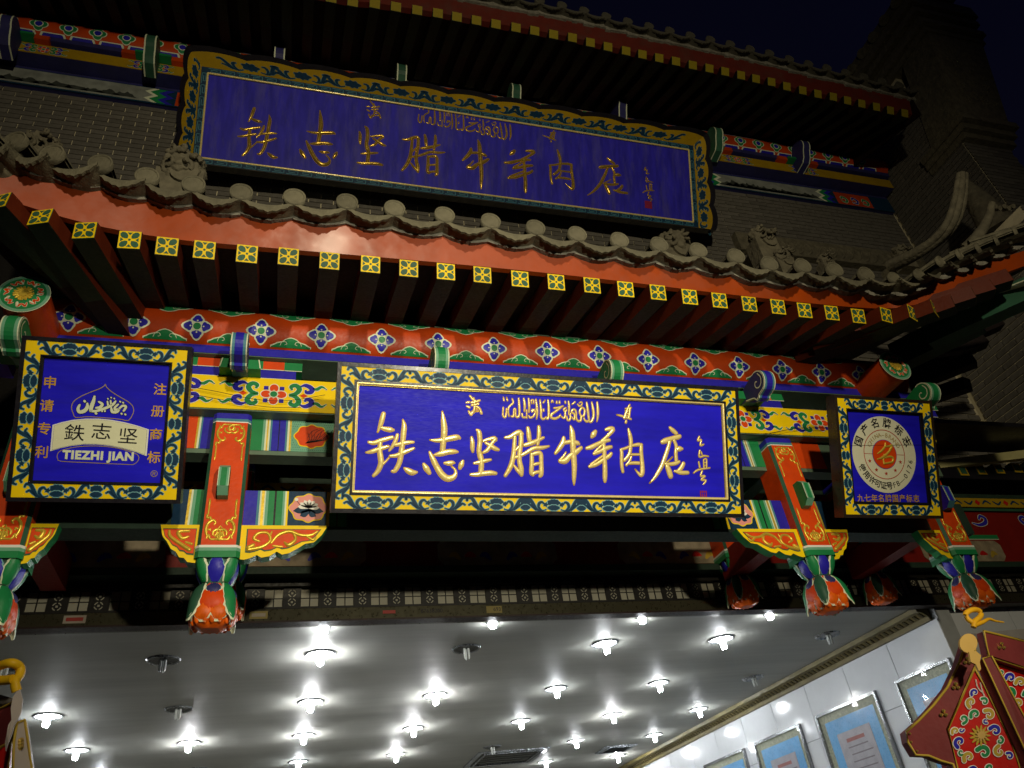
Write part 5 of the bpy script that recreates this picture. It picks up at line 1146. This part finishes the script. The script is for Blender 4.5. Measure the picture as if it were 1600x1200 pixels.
# carved stone ornaments on the roof edge
def carve(px, py, Y, s, lab, seed, drum=True):
    rd = random.Random(seed); c = P(px, py, Y); t = thing('carved_roof_ornament', c, lab, 'roof ornament'); import bmesh
    from mathutils import noise
    bm_ = bmesh.new(); bmesh.ops.create_icosphere(bm_, subdivisions=5, radius=1)
    for v in bm_.verts:
        n_ = noise.noise(v.co*1.6+Vector((seed,0,0)))*.28 + abs(noise.noise(v.co*4+Vector((0,seed,0))))*.22 - abs(noise.noise(v.co*7))*.10
        v.co = v.co*(1+n_); v.co.x *= s*.52; v.co.y *= s*.40; v.co.z *= s*.50
    me = bpy.data.meshes.new('carved_body'); bm_.to_mesh(me); bm_.free(); me.materials.append(STC)
    for p in me.polygons: p.use_smooth = True
    o = bpy.data.objects.new('carved_body', me); C.objects.link(o); o.parent = t
    m = MB()
    for k in range(7):
        a = rd.uniform(0, 2*pi); cc = c + Vector((math.cos(a)*s*.30, -s*.30, math.sin(a)*s*.24)); r0 = s*rd.uniform(.09,.13)
        pts = [cc+Vector((r0*(1-i*.1)*math.cos(i*.8+a), -.008*i, r0*(1-i*.1)*math.sin(i*.8+a))) for i in range(8)]
        m.tube([p[:3] for p in cat_sub([tuple(p) for p in pts], 3)], s*.055, STC, 8)
    m.build('carved_scrolls', t)
    m = MB(); m.tube([c+Vector((s*.1,-s*.30,-s*.35)), c+Vector((s*.1,.3,-s*.2))], s*.30, STC, 20); m.box((c.x-s*.5, c.y-s*.2, c.z-s*1.3), (c.x+s*.5, c.y+s*.5, c.z-s*.2), STC); m.build('ornament_base', t)
carve(285, 266, 3.25, .26, 'carved grey stone flower on the roof edge below the upper sign\'s left corner', 3)
carve(1190, 372, 3.5, .20, 'pale carved stone ornament standing in front of the brick wall right of the upper sign', 5)
carve(1222, 404, 3.4, .15, 'low carved stone lump leaning against the pale ornament beside the tile edge', 8)
carve(1052, 384, 3.7, .25, 'dim carved stone ornament below the lower right corner of the upper sign', 11)
carve(1290, 408, 3.9, .14, 'curled carved stone ornament on the roof in front of the carved band', 14)
carve(1408, 395, 4.2, .17, 'dark carved stone ornament at the foot of the hip ridge', 17)
carve(68, 232, 3.6, .20, 'small grey stone lump between two tile ends at the far left', 21)

# ================================================================= UPPER STOREY
def brick_wall(name, lab, bricks, core, ori):
    t = thing(name, core[0], lab, 'wall'); m = MB(); m.box(core[0], core[1], JNT); m.build('mortar_core', t)
    return t
bl, bh, gp = .232, .056, .011
def lay(t, spots, ori, limit=300):
    """ori 'x': bricks on a face towards -Y at y; 'y': face towards -X."""
    q = MB()
    if ori == 'x': q.box((-bl/2, -.004, -bh/2), (bl/2, .01, bh/2), BRK)
    else: q.box((-.004, -bl/2, -bh/2), (.01, bl/2, bh/2), BRK)
    tmp = q.build('brick'); me = tmp.data; bpy.data.objects.remove(tmp)
    camp = Vector((0,0,H))
    spots = sorted(spots, key=lambda s: ((Vector(s[0])-camp).length) + (0 if s[2] else 30))
    rest = MB()
    for i, (p, sc, vis) in enumerate(spots):
        r = random.uniform(-.002, .002)
        if i < limit: inst('brick', me, t, Vector(p)+Vector((0, r, 0) if ori == 'x' else (r, 0, 0)), scale=(sc,1,1) if ori == 'x' else (1,sc,1))
        else:
            x, y, z = p
            if ori == 'x': rest.box((x-bl/2*sc, y-.004+r, z-bh/2), (x+bl/2*sc, y+.01, z+bh/2), BRK)
            else: rest.box((x-.004+r, y-bl/2*sc, z-bh/2), (x+.01, y+bl/2*sc, z+bh/2), BRK)
    if rest.v: rest.build('brick_courses', t, kind='stuff')
def visible(p):
    d = Vector(p)-Vector((0,0,H)); z = d.dot(FW)
    if z < .1: return False
    x, y = 800+F_PX*d.dot(RX)/z, 600+F_PX*d.dot(RD)/z
    if not (-20 < x < 1620 and -20 < y < 1220): return False
    return not (300 < x < 1090 and y < 96+(x-300)*.135+180 and y > 80+(x-300)*.135) and (y < 200+.16*x+30)
def courses(x0_, x1_, z0_, z1_, fix, ori):
    out = []; nz = int((z1_-z0_)/(bh+gp))
    for j in range(nz):
        z = z0_ + (j+.5)*(bh+gp); off = (j % 2)*.5*(bl+gp); x = x0_ - off
        while x < x1_-.02:
            a, b_ = max(x, x0_), min(x+bl, x1_)
            if b_-a > .03:
                c = (a+b_)/2; sc = (b_-a)/bl; p = (c, fix, z) if ori == 'x' else (fix, c, z); out.append((p, sc, visible(p)))
            x += bl+gp
    return out
t = brick_wall('upper_brick_wall', 'grey brick wall with pale joints behind the upper sign', None, ((-4.2, 5.325, H+4.2), (7.72, 5.6, H+8.6)), 'x')
sp = courses(-4.2, 7.68, H+5.2, H+7.28, 5.315, 'x')
lay(t, sp, 'x')
# carved band low on the wall at the right
m = MB(); m.box((4.9, 5.22, H+6.05), (7.6, 5.32, H+6.34), STC); m.build('carved_band', t)
m = MB(); cbf = plane_surf((0, 5.22, H), (1,0,0), (0,0,1), (0,-1,0))
for k in range(22):
    x = 5.0+k*.118
    relief(m, [(x, 6.10, .014), (x+.05, 6.14, .02), (x+.07, 6.22, .018), (x+.02, 6.27, .016), (x-.01, 6.22, .012)], cbf, STC, .9, 3)
m.build('carved_relief', t)
# painted upper beams
ub = thing('upper_painted_beams', (1.6, 5.1, H+7.2), 'painted beams under the upper eave, red flower purlin over yellow fillet and landscape panels', 'beam')
xa, xb_ = -4.2, 7.66
UY, UZ, UR = 5.17, H+7.90, .17
def upurl(u, v, h=0): a = v/UR; return Vector((u, UY-(UR+h)*math.cos(a), UZ+(UR+h)*math.sin(a)))
m = MB(); n = 24; vs = [(x, UY-UR*math.cos(2*pi*i/n), UZ+UR*math.sin(2*pi*i/n)) for x in (xa, xb_) for i in range(n)]
m.add(vs, [(i, (i+1)%n, n+(i+1)%n, n+i) for i in range(n)], RED, True); up_ = m.build('upper_purlin', ub)
m = MB(); c = P(58.5, 46, 5.02).x; stp = P(105, 54.5, 5.02).x - c
k0 = int((xa-c)/stp)
for k in range(k0, int((xb_-c)/stp)):
    x = c+k*stp
    blob(m, x, -.03, lambda t: .086*(.72+.28*abs(math.cos(2*t))), upurl, .002, CRM, 32, 3); blob(m, x, -.03, lambda t: .076*(.72+.28*abs(math.cos(2*t))), upurl, .0035, GRN, 32, 3); blob(m, x, -.03, lambda t: .042, upurl, .005, CRM, 16, 2); blob(m, x, -.03, lambda t: .033, upurl, .006, BLU, 16, 2)
    for vv_, sg in ((-.17, 1), (.12, -1)):
        for g_, hz, mt in ((.01, .002, CRM), (0, .0035, BLU)):
            blob(m, x+stp/2, vv_, lambda t: (.05+g_)/(max(.5, abs(math.sin(t)))) , upurl, hz, mt, 12, 2, 0 if sg > 0 else pi, pi if sg > 0 else 2*pi)
m.build('painted_flowers', up_)
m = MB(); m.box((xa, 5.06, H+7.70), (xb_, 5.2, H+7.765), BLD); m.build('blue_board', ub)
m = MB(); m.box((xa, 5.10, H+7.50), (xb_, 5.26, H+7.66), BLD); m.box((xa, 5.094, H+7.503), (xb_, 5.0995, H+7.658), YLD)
yy = m.build('yellow_fillet', ub)
m = MB(); sfy = plane_surf((0, 5.094, 0), (1,0,0), (0,0,1), (0,-1,0))
for k in range(-5, 10): yel_unit(m, P(65, 86, 5.1).x + k*.98, H+7.58, sfy, .78)
m.build('painted_scrolls', yy)
m = MB(); m.box((xa, 5.262, H+7.205), (xb_, 5.33, H+7.499), BLD); m.box((xa, 5.257, H+7.20), (xb_, 5.2615, H+7.46), NVY)
mp_ = m.build('landscape_beam', ub)
m = MB(); sfm = plane_surf((0, 5.2565, H), (1,0,0), (0,0,1), (0,-1,0)); MW = mat('mural_white', '#8A8E86', .6, var=.25); MG = mat('mural_ink_grey', '#3A3E38', .7, var=.4, nscale=20)
cR = P(1150, 297, 5.26).x; cL = P(75, 128, 5.26).x
for cc, hw_ in ((cL-.2, 1.15), (1.6, 1.0), (cR+.55, .78)):
    ends_ = []
    for k_, (g_, mt) in enumerate(((.20, BLU), (.13, GRN), (.05, CRM), (0, MW))):
        hh = hw_+g_; z0_, z1_ = 7.215, 7.445; zm = (z0_+z1_)/2; zq = [(z0_*3+z1_)/4, (z0_+z1_*3)/4]
        pts = [(cc-hh, z0_), (cc-hh+.08, zq[0]), (cc-hh, zm), (cc-hh+.08, zq[1]), (cc-hh, z1_), (cc+hh, z1_), (cc+hh-.08, zq[1]), (cc+hh, zm), (cc+hh-.08, zq[0]), (cc+hh, z0_)]
        m.add([sfm(cc, zm, .001+k_*.0012)]+[sfm(a_, b__, .001+k_*.0012) for a_, b__ in pts], [(0, 1+i, 1+(i+1)%10) for i in range(10)], mt)
    rd = random.Random(4)
    for k in range(14):
        x = cc-hw_*.85+k*hw_*.125; hgt = rd.uniform(.05, .14)
        pts = [(x-.12, 7.24)] + [(x-.12+.024*i, 7.24+hgt*math.sin(pi*i/10)*(1+.3*rd.uniform(-1,1))) for i in range(1, 10)] + [(x+.12, 7.24)]
        m.add([sfm(a_, b__, .006) for a_, b__ in pts], [list(range(11))], MG)
    for s in (-1, 1):
        c0 = cc+s*(hw_+.50); m.add([sfm(c0-.28, 7.215, .001), sfm(c0+.28, 7.215, .001), sfm(c0+.28, 7.445, .001), sfm(c0-.28, 7.445, .001)], [(0,1,2,3)], RED)
        for k in range(3):
            pth = [(c0-.2+k*.17, 7.27, .008), (c0-.14+k*.17, 7.26, .014), (c0-.12+k*.17, 7.32, .016), (c0-.18+k*.17, 7.36, .014), (c0-.2+k*.17, 7.32, .01)]; ribbon(m, pth, sfm, .003, CRM, .006); ribbon(m, pth, sfm, .0045, BLU if k % 2 else GRN)
m.build('landscape_panel', mp_)
for (px, py, cl) in ((15,45,BLU),(238,75,GRN),(437,92,BLU),(626,118,GRN),(803,148,GRN),(967,170,BLU),(1116,215,GRN),(1251,235,BLU)):
    q = P(px, py, 4.93); x = q.x; m = MB(); hw = .055
    out = [(4.93+.12*math.cos(math.radians(a)), q.z+.12*math.sin(math.radians(a))) for a in range(60, 250, 19)] + [(4.9, q.z-.19), (4.95, q.z-.24), (5.1, q.z-.26), (5.12, q.z+.05)]
    cl = BLD if cl is BLU else GRD
    m.prism([(x-hw, y, z) for y, z in out], (2*hw, 0, 0), cl, side=cl)
    for s in (-1, 1):
        for i in range(len(out)-2):
            (y0_, z0_), (y1_, z1_) = out[i], out[i+1]; m.add([(x+s*hw, y0_-.004, z0_), (x+s*(hw-.014), y0_-.004, z0_), (x+s*(hw-.014), y1_-.004, z1_), (x+s*hw, y1_-.004, z1_)], [(0,1,2,3)], CRM)
    m.box((x-.17, 5.0, H+7.665), (x+.17, 5.1, H+7.70), GRN); m.box((x-.3, 5.03, H+7.655), (x-.171, 5.12, H+7.72), RED); m.box((x+.171, 5.03, H+7.655), (x+.3, 5.12, H+7.72), RED)
    m.build('scroll_head', ub)
# ---- upper eave
ue = thing('upper_eave', (2., 4.0, H+7.6), 'dark upper eave with closely spaced rafters ending in small yellow squares', 'eave')
crop = lambda L, ox, oy: [(ox+x/4, oy+y/4) for x, y in L]
UPR = crop([(605,10),(743,22),(875,42),(1008,63),(1137,82),(1256,105),(1378,127),(1500,150)],400,0)+crop([(25,172),(142,192),(260,215),(378,235),(490,265),(600,292),(713,318),(815,340),(920,362),(1025,383),(1130,407),(1234,427),(1332,447),(1432,470),(1525,492)],800,0)+crop([(22,512),(118,540),(217,565),(312,587),(408,605),(497,628),(586,648),(678,668),(765,690),(855,708)],1200,0)
x0_ = P(*UPR[0], 4.0).x; z0_ = P(*UPR[0], 4.0).z
pts3 = [Vector((x0_-(i)*.207, 4.0, z0_-.01*i*.3)) for i in range(18, 0, -1)] + [P(px, py, 4.0) for px, py in UPR]
DU = mat('low_light_rafter', '#180A06', .6, var=.2)  # near-black so the upper rafters look weakly lit by colour alone
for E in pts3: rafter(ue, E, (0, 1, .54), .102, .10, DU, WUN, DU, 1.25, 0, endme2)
m = MB(); vs = []
ext = [pts3[0]+Vector((-.2,0,0))] + pts3 + [pts3[-1]+Vector((.15,0,-.01))]
for E in ext: vs += [E+Vector((0,.02,.052)), E+Vector((0,-.05,.26)), E+Vector((0,.06,.26)), E+Vector((0,.08,.052))]
m.add(vs, [(4*i+j, 4*i+4+j, 4*i+4+(j+1)%4, 4*i+(j+1)%4) for i in range(len(ext)-1) for j in range(4)], mat('low_light_red_board', '#5A1C10', .6, dirt=.4)); m.build('fascia_board', ue)  # red darkened in the colour to stand for weak light up here
m = MB(); vs = []
for E in ext: vs += [E+Vector((0,.05,.06)), Vector((E.x, 5.4, E.z+.07+.76))]
m.add(vs, [(2*i, 2*i+2, 2*i+3, 2*i+1) for i in range(len(ext)-1)], WDK); m.build('sheathing_board', ue)
m = MB(); vs = []
for E in ext: vs += [E+Vector((0,-.05,.28)), Vector((E.x, 7.5, E.z+2.1))]
m.add(vs, [(2*i, 2*i+2, 2*i+3, 2*i+1) for i in range(len(ext)-1)], STN); m.build('roof_slab', ue)
L0 = ext[0]; xq = L0.x; i = 0
def zat(x):
    for a, b_ in zip(ext, ext[1:]):
        if a.x <= x <= b_.x: return a.z+(b_.z-a.z)*(x-a.x)/(b_.x-a.x)
    return ext[-1].z
dk_ = mat('low_light_clay_tile', '#4A473C', .85, bump=.4)  # darker tile copy, the upper eave's weak light painted in
rtm2 = rtm.copy(); dtm2 = dtm.copy()
for me_ in (rtm2, dtm2): me_.materials.clear(); me_.materials.append(dk_)
while xq < ext[-1].x-.1:
    z = zat(xq)+.36; inst('round_tile', rtm2, ue, (xq, 3.86, z), (SLP, 0, 0), (1.0,1,1)); inst('drip_tile', dtm2, ue, (xq+.128, 3.87, z-.035), (SLP, 0, 0)); xq += .256
m = MB(); xq = L0.x
while xq < ext[-1].x-.1:
    z = zat(xq)+.27
    for k in range(4): a = random.uniform(-.012,.012); m.box((xq+k*.064, 3.93, z-.03+a), (xq+k*.064+.062, 4.02, z+.04+a), MOR)
    xq += .256
m.build('mortar_bedding', ue, kind='stuff')
m = MB(); E = pts3[-1]; m.add([E+Vector((.16,-.05,-.06)), E+Vector((.16,1.3,.42)), E+Vector((.16,1.3,.95)), E+Vector((.16,-.08,.33))], [(0,1,2,3)], WDK)
m.add([E+Vector((.18,-.05,-.06)), E+Vector((.18,1.3,.42)), E+Vector((.18,1.3,.95)), E+Vector((.18,-.08,.33))], [(3,2,1,0)], WDK); m.build('end_board', ue)

# ---- right gable wall
t = brick_wall('gable_end_wall', 'tall dark grey brick gable wall with carved slanting cap at the upper right', None, ((7.735, 4.085, 0), (8.44, 9.0, H+7.2)), 'y')
sp = courses(4.09, 5.32, H+4.6, H+8.6, 7.72, 'y'); lay(t, sp, 'y', 200)
sp = courses(7.72, 8.45, H+4.6, H+7.15, 4.06, 'x'); lay(t, sp, 'x', 90)
m = MB(); m.box((7.735, 4.30, H+7.2), (8.45, 9.0, H+9.1), JNT); m.build('upper_core', t)
for k, (dy, za) in enumerate(((.06, 7.16), (.12, 7.26), (.19, 7.36))):
    m = MB(); m.box((7.70-k*.02, 4.05-dy, H+za), (8.5+k*.02, 4.6, H+za+.095), STC); m.build('corbel_course', t)
m = MB(); a = [(7.70, 3.92, H+7.46), (8.50, 3.92, H+7.46), (8.62, 3.62, H+8.85), (7.70, 3.62, H+8.85)]
m.add([Vector(p) for p in a]+[Vector(p)+Vector((0,.5,.0)) for p in a], [(0,1,2,3),(4,7,6,5),(0,4,5,1),(1,5,6,2),(2,6,7,3),(3,7,4,0)], STC); m.build('slanting_panel', t)
m = MB()
nv = Vector((0,-1.39,-.30)).normalized(); rd = random.Random(9)
sfp = plane_surf((7.75, 3.915, H+7.50), (1,0,0), Vector((0,-.30,1.39)).normalized(), nv)
for k in range(46):
    u, v, a = rd.uniform(.14,.72), rd.uniform(.25,1.15), rd.uniform(0, 6.28); r = rd.uniform(.03,.06)
    relief(m, [(u+r*(1-.12*i)*math.cos(a+i*.9), v+r*(1-.12*i)*math.sin(a+i*.9), .012) for i in range(6)], sfp, STC, 1.2, 3)
m.build('panel_carving', t)
for k, (dy, za, dx) in enumerate(((.02, 8.86, .02), (-.04, 8.97, .07), (.0, 9.08, .02), (-.06, 9.19, .1), (-.10, 9.33, .14))):
    m = MB(); m.box((7.70-dx, 3.58+dy, H+za), (8.66+dx*.3, 9.0, H+za+.095+(.04 if k == 4 else 0)), STC); m.build('coping_course', t)
m = MB()
for k in range(18):
    y = 3.62+k*.25; m.tube([(7.52, y, H+9.52), (8.0, y, H+9.70)], .075, STN, 14)
m.build('coping_tiles', t, kind='stuff')
m = MB(); m.box((7.55, 3.5, H+9.47), (8.75, 9.0, H+9.62), STC); m.box((7.9, 3.45, H+9.62), (8.45, 9, H+9.85), STC); m.build('gable_ridge', t)
m = MB()   # carved water-spout stone at the pier foot
c = P(1508, 285, 4.0); m.tube([c, c+Vector((0,0,-.35)), c+Vector((.03,0,-.8))], [.05,.13,.20], STC, 12); m.build('carved_pilaster', t)

# ---- lower right: brick return walls, side eave of the neighbour, pale gutter
t = brick_wall('lower_return_wall', 'dark grey brick wall deep in the shadow right of the gallery', None, ((4.2, 4.72, H+2.6), (6.4, 5.0, H+5.0)), 'x')
sp = courses(4.3, 6.38, H+2.75, H+4.6, 4.71, 'x'); lay(t, sp, 'x', 230)
t = brick_wall('side_pier_wall', 'dim brick pier wall coming forward at the far right below the corner eave', None, ((6.42, 3.3, H+2.6), (6.9, 5.0, H+4.9)), 'y')
sp = courses(3.3, 4.68, H+2.75, H+4.8, 6.41, 'y'); lay(t, sp, 'y', 150)
sp = courses(6.41, 6.9, H+2.62, H+4.9, 3.29, 'x'); lay(t, sp, 'x', 80)
t = thing('side_canopy', P(1540, 720, 4.5), 'dark flat canopy with a pale yellow edge board beside the right outer post', 'canopy')
m = MB(); a = P(1470, 731, 4.45); b_ = P(1640, 711, 4.2); m.obox(a, b_-a, (0,0,.075), (0,.05,0), mat('pale_gutter_paint', '#B9B27C', .6, var=.15)); m.build('edge_board', t)
m = MB(); m.box((4.25, 4.45, H+2.62), (6.41, 4.70, H+2.74), BLK); m.box((4.25, 4.0, H+2.86), (6.41, 4.4, H+2.9), BLK); m.build('canopy_slab', t)
for k in range(5):
    q = P(1495+k*28, 738-k*1.5, 4.5); m = MB(); m.box((q.x-.05, 4.44, q.z-.07), (q.x+.05, 4.5, q.z+.03), GRB); m.box((q.x-.045, 4.437, q.z-.065), (q.x+.045, 4.4395, q.z+.025), YLD); m.box((q.x-.03, 4.434, q.z-.05), (q.x+.03, 4.4365, q.z+.01), GRD); m.build('rafter_end', t)
# infill wall between lintel and eave, the recess shade painted near-black
t = thing('shadowed_infill_wall', (1.3, 4.8, H+2.6), 'recess wall with its shade painted black, between the lintel beam and the lower eave', 'wall')
m = MB(); m.box((-3.2, 4.78, H+2.36), (4.4, 4.95, H+4.6), mat('recess_shade', '#141210', .9)); m.build('infill_board', t)

# ================================================================= CART ROOFS
def cart_roof(lab, pts, Yf, mirror, seed):
    """pts: dictionary of picture points taken on the cart's own planes"""
    t = thing('cart_roof', pts['base'], lab, 'cart roof'); return t
# right cart: rib corner towards the viewer
Yr = {'rib': 2.05, 'left': 2.28, 'right': 2.20}
def Q(px, py, k=None):
    # depth of the two roof faces: nearest along the rib line
    ribx = 1517 + (py-990)*.48
    Y = 2.05 + (.0012*(ribx-px) if px < ribx else .0010*(px-ribx)); return P(px, py, Y)
t = thing('cart_roof', Q(1517, 1100), 'red and maroon painted pavilion roof of a food cart at the lower right corner', 'cart roof')
def slab(name, poly_, th, mt, par, edge=None, fn=Q, ew=.004, back=(0,.03,0)):
    m = MB(); pts = [fn(*p) for p in poly_]; m.prism(pts, back, mt)
    o = m.build(name, par)
    if edge:
        m = MB(); n_ = len(pts); m.tube([p+Vector((0,-.002,0)) for p in pts+[pts[0]]], ew, edge, 6, False); m.build('edge_trim', o)
    return o
slab('left_panel', [(1517,1036),(1470,1143),(1486,1215),(1500,1260),(1610,1260),(1582,1163),(1537,1070)], .02, CRD, t, OCH)
slab('right_panel', [(1535,1032),(1640,1064),(1680,1260),(1628,1260)], .02, CRD, t, OCH)
slab('left_barge_board', [(1500,1003),(1488,1040),(1470,1078),(1448,1106),(1425,1130),(1406,1147),(1409,1163),(1421,1183),(1441,1184),(1460,1192),(1478,1197),(1490,1230),(1500,1260),(1492,1230),(1470,1143),(1517,1036),(1513,1020)], .02, MAR, t, OCH, lambda x, y: Q(x, y)+Vector((0,-.03,0)))
slab('right_barge_board', [(1526,991),(1640,1018),(1640,1064),(1534,1030)], .02, MAR, t, OCH, lambda x, y: Q(x, y)+Vector((0,-.03,0)))
slab('corner_rib', [(1519,1036),(1533,1032),(1640,1235),(1640,1262),(1622,1262)], .02, MAR, t, OCH, lambda x, y: Q(x, y)+Vector((0,-.045,0)), .003)
GPL = mat('cart_ochre_plate', '#C9A45A', .5, var=.06); GYR = mat('cart_yellow', '#D9A21A', .5, var=.15)
def disc_poly(cx, cy, r, n_=18): return [(cx+r*math.cos(2*pi*i/n_), cy+r*math.sin(2*pi*i/n_)*1.08) for i in range(n_)]
plate = disc_poly(1513.5, 1005, 14)
slab('gourd_plate', plate, .02, GPL, t, None, lambda x, y: P(x, y, 1.995), back=(0,.007,0))
slab('gourd_plate_tail', [(1514,1018),(1525,1017),(1533,1024),(1531,1035),(1533,1045),(1530,1049),(1525,1038),(1517,1034)], .02, GPL, t, None, lambda x, y: P(x, y, 1.990), back=(0,.007,0))
m = MB(); fnH = lambda x, y: tuple(Q(x, y)+Vector((0,-.03,0)))
pth = [fnH(x, y) for x, y in ((1511,985),(1513,976),(1520,970),(1523,964),(1518,958),(1508,958),(1499,964),(1502,972),(1510,978))]
m.tube([p[:3] for p in cat_sub(pth, 4)], .0085, GYR, 10)
pth = [fnH(x, y) for x, y in ((1512,982),(1525,977),(1535,972),(1545,975),(1558,977))]; s = [p[:3] for p in cat_sub(pth, 4)]; m.tube(s, [.008-.00035*i for i in range(len(s))], GYR, 8)
m.build('hook_finial', t)
slab('top_deck', [(1524,986),(1640,975),(1640,1010),(1530,992)], .02, mat('cart_grey_top', '#6E6A66', .5), t, None, lambda x, y: Q(x, y)+Vector((0,.03,.0)))
STD = mat('brass_stud', (.7,.5,.12), .3, metal=.8)
m = MB()
for cx, cy in ((1500,1038),(1482,1077),(1463,1119),(1553,1015),(1597,1027)):
    for a in range(3):
        c = Q(cx+4*math.cos(a*2.1+.5), cy+4*math.sin(a*2.1+.5))+Vector((0,-.034,0)); m.tube([c, c+Vector((0,-.006,0))], [.0062,.003], STD, 8)
for cx, cy in ((1411,1150),(1413,1163),(1422,1177)):
    c = Q(cx, cy)+Vector((0,-.034,0)); m.tube([c, c+Vector((0,-.004,0))], [.004,.002], STD, 8)
m.build('brass_stud', t)
def cloudwork(par, items, burst, fn):
    sfq = lambda u, v, h=0: fn(u, v)+Vector((0,-.004-h,0)); m = MB()
    cols = {'g': GRN, 'b': BLU, 'o': OCH}
    for (cx, cy, r, c, a0, sgn) in items:
        pth = [(cx+r*(1-.13*i)*math.cos(a0+sgn*i*.85), cy+r*(1-.13*i)*math.sin(a0+sgn*i*.85), r*(.34-.028*i)) for i in range(7)]
        ribbon(m, pth, sfq, .001, WHT, 1.2, 3); ribbon(m, pth, sfq, .0022, cols[c], 0, 3)
    for st in (((1523,1063),(1526,1075),(1533,1082)), ((1530,1068),(1535,1085),(1541,1095))):
        if fn is Q: ribbon(m, [(x, y, 1) for x, y in st], sfq, .001, WHT)
    if burst:
        bx, by, br = burst; blob(m, bx, by, lambda t: br*(.78+.22*math.cos(13*t)), sfq, .003, OCH, 78); blob(m, bx, by, lambda t: br*.6*(.75+.25*math.cos(11*t)), sfq, .009, GPL, 66)
    m.build('painted_cloudwork', par)
cloudwork(t, [(1521,1083,6,'b',2.5,1),(1516,1098,8,'o',2,1),(1536,1097,6,'g',4,1),(1522,1117,8,'g',2.6,1),(1543,1118,9,'o',4,1),(1503,1124,7,'g',1.5,-1),(1491,1143,6,'o',2.5,1),(1500,1141,4,'b',0,1),(1538,1127,4,'b',1,1),(1553,1143,9,'b',3.6,1),(1498,1160,9,'b',2.0,1),(1500,1176,5,'g',1,1),(1560,1158,6,'g',5,1),(1512,1184,9,'o',2.5,1),(1535,1177,11,'g',3.6,1),(1560,1175,9,'o',4.5,-1),(1520,1205,9,'b',2,1),(1575,1182,6,'b',4,1),(1545,1200,8,'g',1,1)], (1529,1150,17), Q)
cloudwork(t, [(1563,1052,4,'g',3,1),(1577,1060,8,'b',3,1),(1593,1067,8,'o',3,1),(1575,1082,9,'g',1,-1),(1590,1100,9,'o',2,1),(1605,1085,8,'g',3,1),(1597,1125,9,'b',2,1),(1612,1110,9,'o',2,1)], None, Q)
# left cart: only its right edge is in view
def QL(px, py): return P(px, py, 2.05+.0012*abs(px-20))
t = thing('cart_roof', QL(10, 1120), 'pale edged cart roof with a yellow hook finial cut off at the lower left corner', 'cart roof')
EDG = mat('cart_pale_edge', '#B5A9A0', .5, var=.08)
slab('front_barge_board', [(39,1125),(44,1160),(52,1215),(20,1215),(22,1160),(27,1130)], .02, EDG, t, OCH, QL, .003)
slab('gourd_plate', [(36,1083),(40,1098),(38,1118),(32,1130),(27,1137),(24,1150),(18,1165),(14,1178),(13,1165),(16,1150),(18,1138),(23,1130),(22,1112),(25,1095),(31,1086)], .02, EDG, t, None, lambda x, y: QL(x, y)+Vector((0,-.03,0)), back=(0,.007,0))
slab('rear_barge_board', [(20,1090),(-60,1130),(-60,1190),(-5,1165),(14,1150),(20,1125)], .02, MAR, t, OCH, lambda x, y: QL(x, y)+Vector((0,.03,0)), .003)
slab('side_panel', [(12,1155),(-60,1190),(-60,1260),(2,1260)], .02, CRD, t, OCH, lambda x, y: QL(x, y)+Vector((0,.03,0)), .003)
slab('front_panel', [(22,1160),(28,1150),(30,1260),(8,1260)], .02, CRD, t, OCH, lambda x, y: QL(x, y)+Vector((0,.02,0)), .003)
slab('top_deck', [(24,1084),(-60,1060),(-60,1128),(16,1090)], .02, MATS['cart_grey_top'], t, None, lambda x, y: QL(x, y)+Vector((0,.06,0)))
m = MB(); YC = mat('cart_hook_yellow', '#E0B012', .5, var=.12)
pth = [tuple(QL(x, y)+Vector((0,-.01,0))) for x, y in ((28,1082),(25,1068),(33,1056),(32,1044),(20,1038),(2,1042),(-12,1052),(-14,1063),(4,1065),(22,1063))]
m.tube([p[:3] for p in cat_sub(pth, 4)], .0105, YC, 10); m.build('hook_finial', t)
m = MB()
for k in range(3): c = QL(33, 1158+k*5)+Vector((0,-.004,0)); m.tube([c, c+Vector((0,-.007,0))], [.007,.003], STD, 8)
m.build('brass_stud', t)
